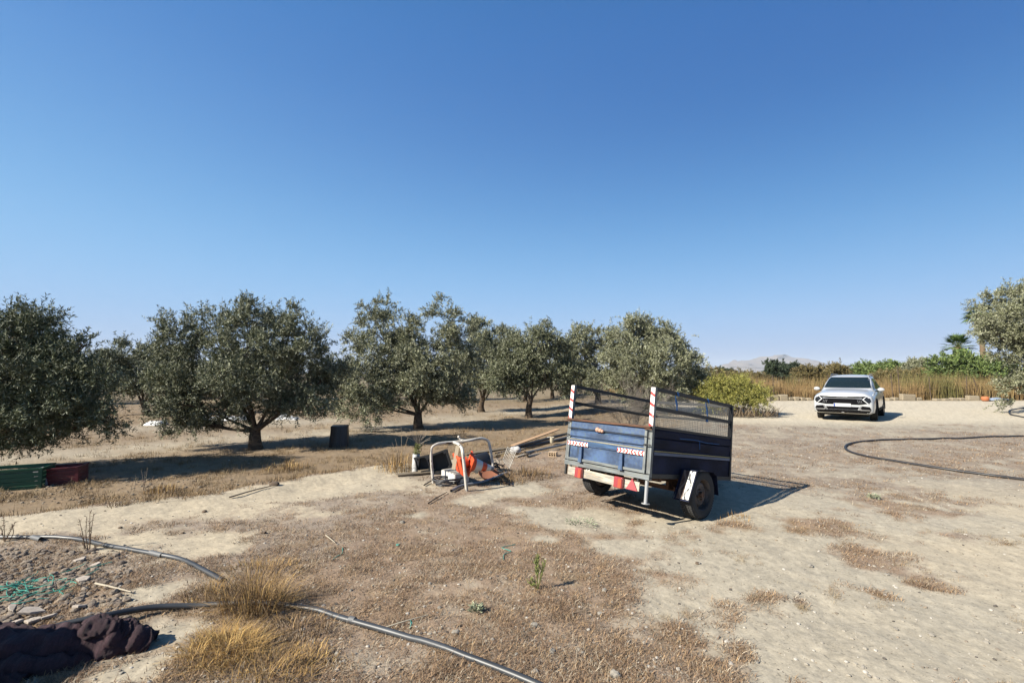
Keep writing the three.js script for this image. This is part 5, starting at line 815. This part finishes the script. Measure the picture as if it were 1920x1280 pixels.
  // sapling in a white tube
  { const b3 = G(778, 885), s = thing('sapling', 'young sapling in a white tube beside the scrap heap', 'sapling', b3), W = new Leaves(), g = []; rnd = rngOf(171); s.rotation.z = -0.06;
    mesh('tree_guard', new THREE.LatheGeometry([[0.058, -0.02], [0.06, 0.15], [0.063, 0.315], [0.057, 0.315], [0.054, 0.0]].map(p => new THREE.Vector2(...p)), 20), mat(0.438, 0.432, 0.42, 0.6, { side: THREE.DoubleSide }), s);
    g.push(tube([V(0, 0, 0), V(0.01, 0.3, 0), V(0.05, 0.52, 0)], 0.008, 5, 6)); for (let i = 0; i < 30; i++) { const y = rr(0.38, 0.55), v = unit(V(gauss(), rr(0.3, 1), gauss())), p0 = V(0.02 + gauss() * 0.02, y, 0), p1 = p0.clone().addScaledVector(v, rr(0.12, 0.34)); g.push(tube([p0, p0.clone().lerp(p1, 0.5).add(V(gauss() * 0.015, 0.01, 0)), p1], 0.0035, 3, 3)); }
    for (let i = 0; i < 200; i++) { const v = unit(V(gauss(), gauss() + 0.3, gauss())); W.leaf(V(0.01 + gauss() * 0.055, rr(0.3, 0.48), gauss() * 0.055), v, unit(randDir().cross(v)), rr(0.03, 0.06), 0.016, mix3([0.064, 0.081, 0.017], [0.162, 0.162, 0.052], rnd())); }
    mesh('stem', g, mat(0.2, 0.17, 0.14, 1), s); mesh('leaves', W.geometry(), bladeMat, s).userData.kind = 'stuff'; }
  // black tub with cables, rack, rusty pan
  { const b4 = at(903, 866, 8.3), s = thing('black_tub', 'black plastic tub tipped over behind the cone', 'tub', b4); s.rotation.set(0, 0.5, 1.9); mesh('shell', new THREE.LatheGeometry([[0.001, -0.14], [0.13, -0.14], [0.17, 0.14], [0.18, 0.14], [0.18, 0.15], [0.162, 0.15], [0.122, -0.125], [0.001, -0.125]].map(p => new THREE.Vector2(...p)), 26), mat(0.012, 0.012, 0.012, 0.5), s); mesh('handle', put(new THREE.TorusGeometry(0.1, 0.005, 6, 18, 3.14), 0, 0.15, 0.0), grey, s);
    const pan = mesh('rusty_pan', new THREE.LatheGeometry([[0.001, 0], [0.13, 0.0], [0.17, 0.05], [0.165, 0.055], [0.125, 0.012], [0.001, 0.012]].map(p => new THREE.Vector2(...p)), 22), mat(0.183, 0.067, 0.034, 0.9)); pan.position.copy(G(916, 897, 0.04)); pan.rotation.set(0.35, 0, -0.1); tag(pan, 'rusty red-brown pan at the foot of the frame', 'pan');
    rnd = rngOf(172); const tang = []; for (let k = 0; k < 16; k++) { const pts = []; let p = V(gauss() * 0.1, rr(0.02, 0.14), gauss() * 0.1); for (let i = 0; i < 6; i++) { pts.push(p.clone()); p = p.clone().add(V(gauss() * 0.09, gauss() * 0.05, gauss() * 0.08)); p.y = clamp(p.y, 0.01, 0.2); } tang.push(tube(pts, rr(0.004, 0.009), 4, 16)); }
    const tm = mesh('tangled_cable', tang, mat(0.018, 0.02, 0.022, 0.5)); tm.position.copy(G(930, 884, 0.02)); tag(tm, 'tangle of black cable and tubing right of the black tub', 'cable');
    const d0 = 7.9, c4 = [[943, 862], [952, 838], [967, 848], [955, 878]].map(p => at(...p, d0)), org = c4[3].clone(), rack = thing('wire_rack', 'white wire rack leaning at the end of the pole pile', 'rack', org), q4 = c4.map(v => v.sub(org)); mesh('rack_frame', q4.map((v, i) => tube([v.clone(), q4[(i + 1) % 4].clone()], 0.007, 6, 1)), steel, rack); for (let i = 1; i < 6; i++) { const u = i / 6; mesh('rack_bar', tube([q4[0].clone().lerp(q4[3], u), q4[1].clone().lerp(q4[2], u)], 0.004, 5, 1), steel, rack); mesh('rack_bar', tube([q4[0].clone().lerp(q4[1], u), q4[3].clone().lerp(q4[2], u)], 0.004, 5, 1), steel, rack); } }
  // pile of poles and boards reaching behind the trailer
  const pole = (name, label, a1, d1, b1, d2, r2, m) => { const p = G(...a1, d1), q = G(...b1, d2); for (const v of [p, q]) v.y += r2; const s = mesh(name, tube([V(0, 0, 0), q.clone().sub(p)], r2, 8, 2), m); s.position.copy(p); return tag(s, label, name, 'poles and boards piled behind the trailer'); };
  const pg = mat(0.183, 0.183, 0.176, 0.6), pd = mat(0.043, 0.041, 0.04, 0.6), pw = mat(0.256, 0.225, 0.183, 0.85);
  pole('pole', 'thick dark pole on top of the pile beside the trailer', [958, 848], 0.07, [1110, 807], 0.07, 0.04, pd);
  pole('pole', 'grey pole running along the front of the pile', [985, 853], 0.02, [1110, 825], 0.02, 0.028, pg);
  pole('pole', 'pale pole lowest in the pile, nearest to the viewer', [990, 858], 0, [1110, 831], 0, 0.025, pw);
  pole('pole', 'second dark pole under the thick one', [930, 853], 0, [1100, 815], 0, 0.035, pd);
  pole('pole', 'thin grey pole between the dark ones', [965, 845], 0.03, [1112, 811], 0.03, 0.025, pg);
  const plank3 = (label, a1, d1, b1, d2, w, h, m) => { const p = G(...a1, d1), q = G(...b1, d2); for (const v of [p, q]) v.y += h; const s = mesh('board', bar(V(0, 0, 0), q.clone().sub(p), w, h), m); s.position.copy(p); tag(s, label, 'board', 'poles and boards piled behind the trailer'); };
  plank3('orange-brown board on the far side of the pole pile', [962, 838], 0.02, [1046, 814], 0.14, 0.16, 0.025, mat(0.317, 0.2, 0.115, 0.9));
  plank3('short broken board in the middle of the pole pile', [925, 858], 0.02, [983, 846], 0.05, 0.09, 0.02, wood);
  plank3('pale grey board lying behind the black tub', [870, 853], 0, [950, 841], 0, 0.2, 0.02, wood);
  plank3('small pale board at the near end of the poles', [968, 858], 0, [991, 851], 0, 0.07, 0.02, pw);
  { const b5 = G(1035, 834, 0.06), s = thing('cream_bucket', 'small cream bucket on the pole pile', 'bucket', b5); mesh('pail', new THREE.LatheGeometry([[0.001, 0], [0.052, 0], [0.064, 0.15], [0.069, 0.15], [0.069, 0.16], [0.059, 0.16], [0.047, 0.01], [0.001, 0.01]].map(p => new THREE.Vector2(...p)), 20), mat(0.413, 0.365, 0.268, 0.6), s); mesh('lid', box(0.1, 0.01, 0.08, -0.08, 0.16, 0, 0, 0.3, 0.1), mat(0.365, 0.341, 0.292), s); }
  { const b6 = G(1037, 855), s = thing('hollow_brick', 'hollow clay brick on the ground under the bucket', 'brick', b6.setY(b6.y + 0.045)), cl = mat(0.353, 0.256, 0.165, 0.9); s.rotation.y = -0.3; mesh('walls', [box(0.16, 0.012, 0.16, 0, 0.04, 0), box(0.16, 0.012, 0.16, 0, -0.04, 0)], cl, s); for (const x of [-0.074, -0.025, 0.025, 0.074]) mesh('rib', box(0.012, 0.068, 0.16, x, 0, 0), cl, s); mesh('rib', box(0.14, 0.01, 0.15, 0, 0.004, -0.004), cl, s); }
  { const s = mesh('cement_bag', new THREE.SphereGeometry(0.1, 20, 14), mat(0.335, 0.317, 0.304, 0.9)), p = s.geometry.attributes.position; for (let i = 0; i < p.count; i++) { const k = 0.75 + 0.5 * noise(p.getX(i) * 30 + 4, p.getY(i) * 30 + p.getZ(i) * 22); p.setXYZ(i, p.getX(i) * k * 1.2, p.getY(i) * k * 0.8, p.getZ(i) * k); } s.geometry.computeVertexNormals(); s.position.copy(G(967, 852, 0.09)); tag(s, 'crumpled grey-white sack on the end of the poles', 'sack'); }
}
// a work table just left of the frame: its top shades the netting, its legs throw the bars of shadow on the bottom left sand
{
  const wood = mat(0.18, 0.13, 0.08, 0.9, { map: barkTex }), o = onGround(-4.0, 2.14), t = thing('wooden_table', 'rough wooden work table standing outside the picture, known by its shadow', 'table', o);
  for (let i = 0; i < 5; i++) mesh('top_board', box(0.98, 0.03, 0.125, 0, 0.9, -0.27 + i * 0.133), wood, t);
  for (const [x, z] of [[0.42, 0.26], [0.42, -0.26], [-0.42, 0.26], [-0.42, -0.26]]) mesh('leg', box(0.055, 0.92, 0.055, x, 0.43, z), wood, t);
  for (const z of [0.26, -0.26]) mesh('rail', box(0.79, 0.07, 0.03, 0, 0.84, z), wood, t);
  mesh('brace', bar(V(0.42, 0.12, 0.23), V(0.42, 0.78, -0.23), 0.03, 0.04), wood, t);
}

renderer.render(scene, camera);
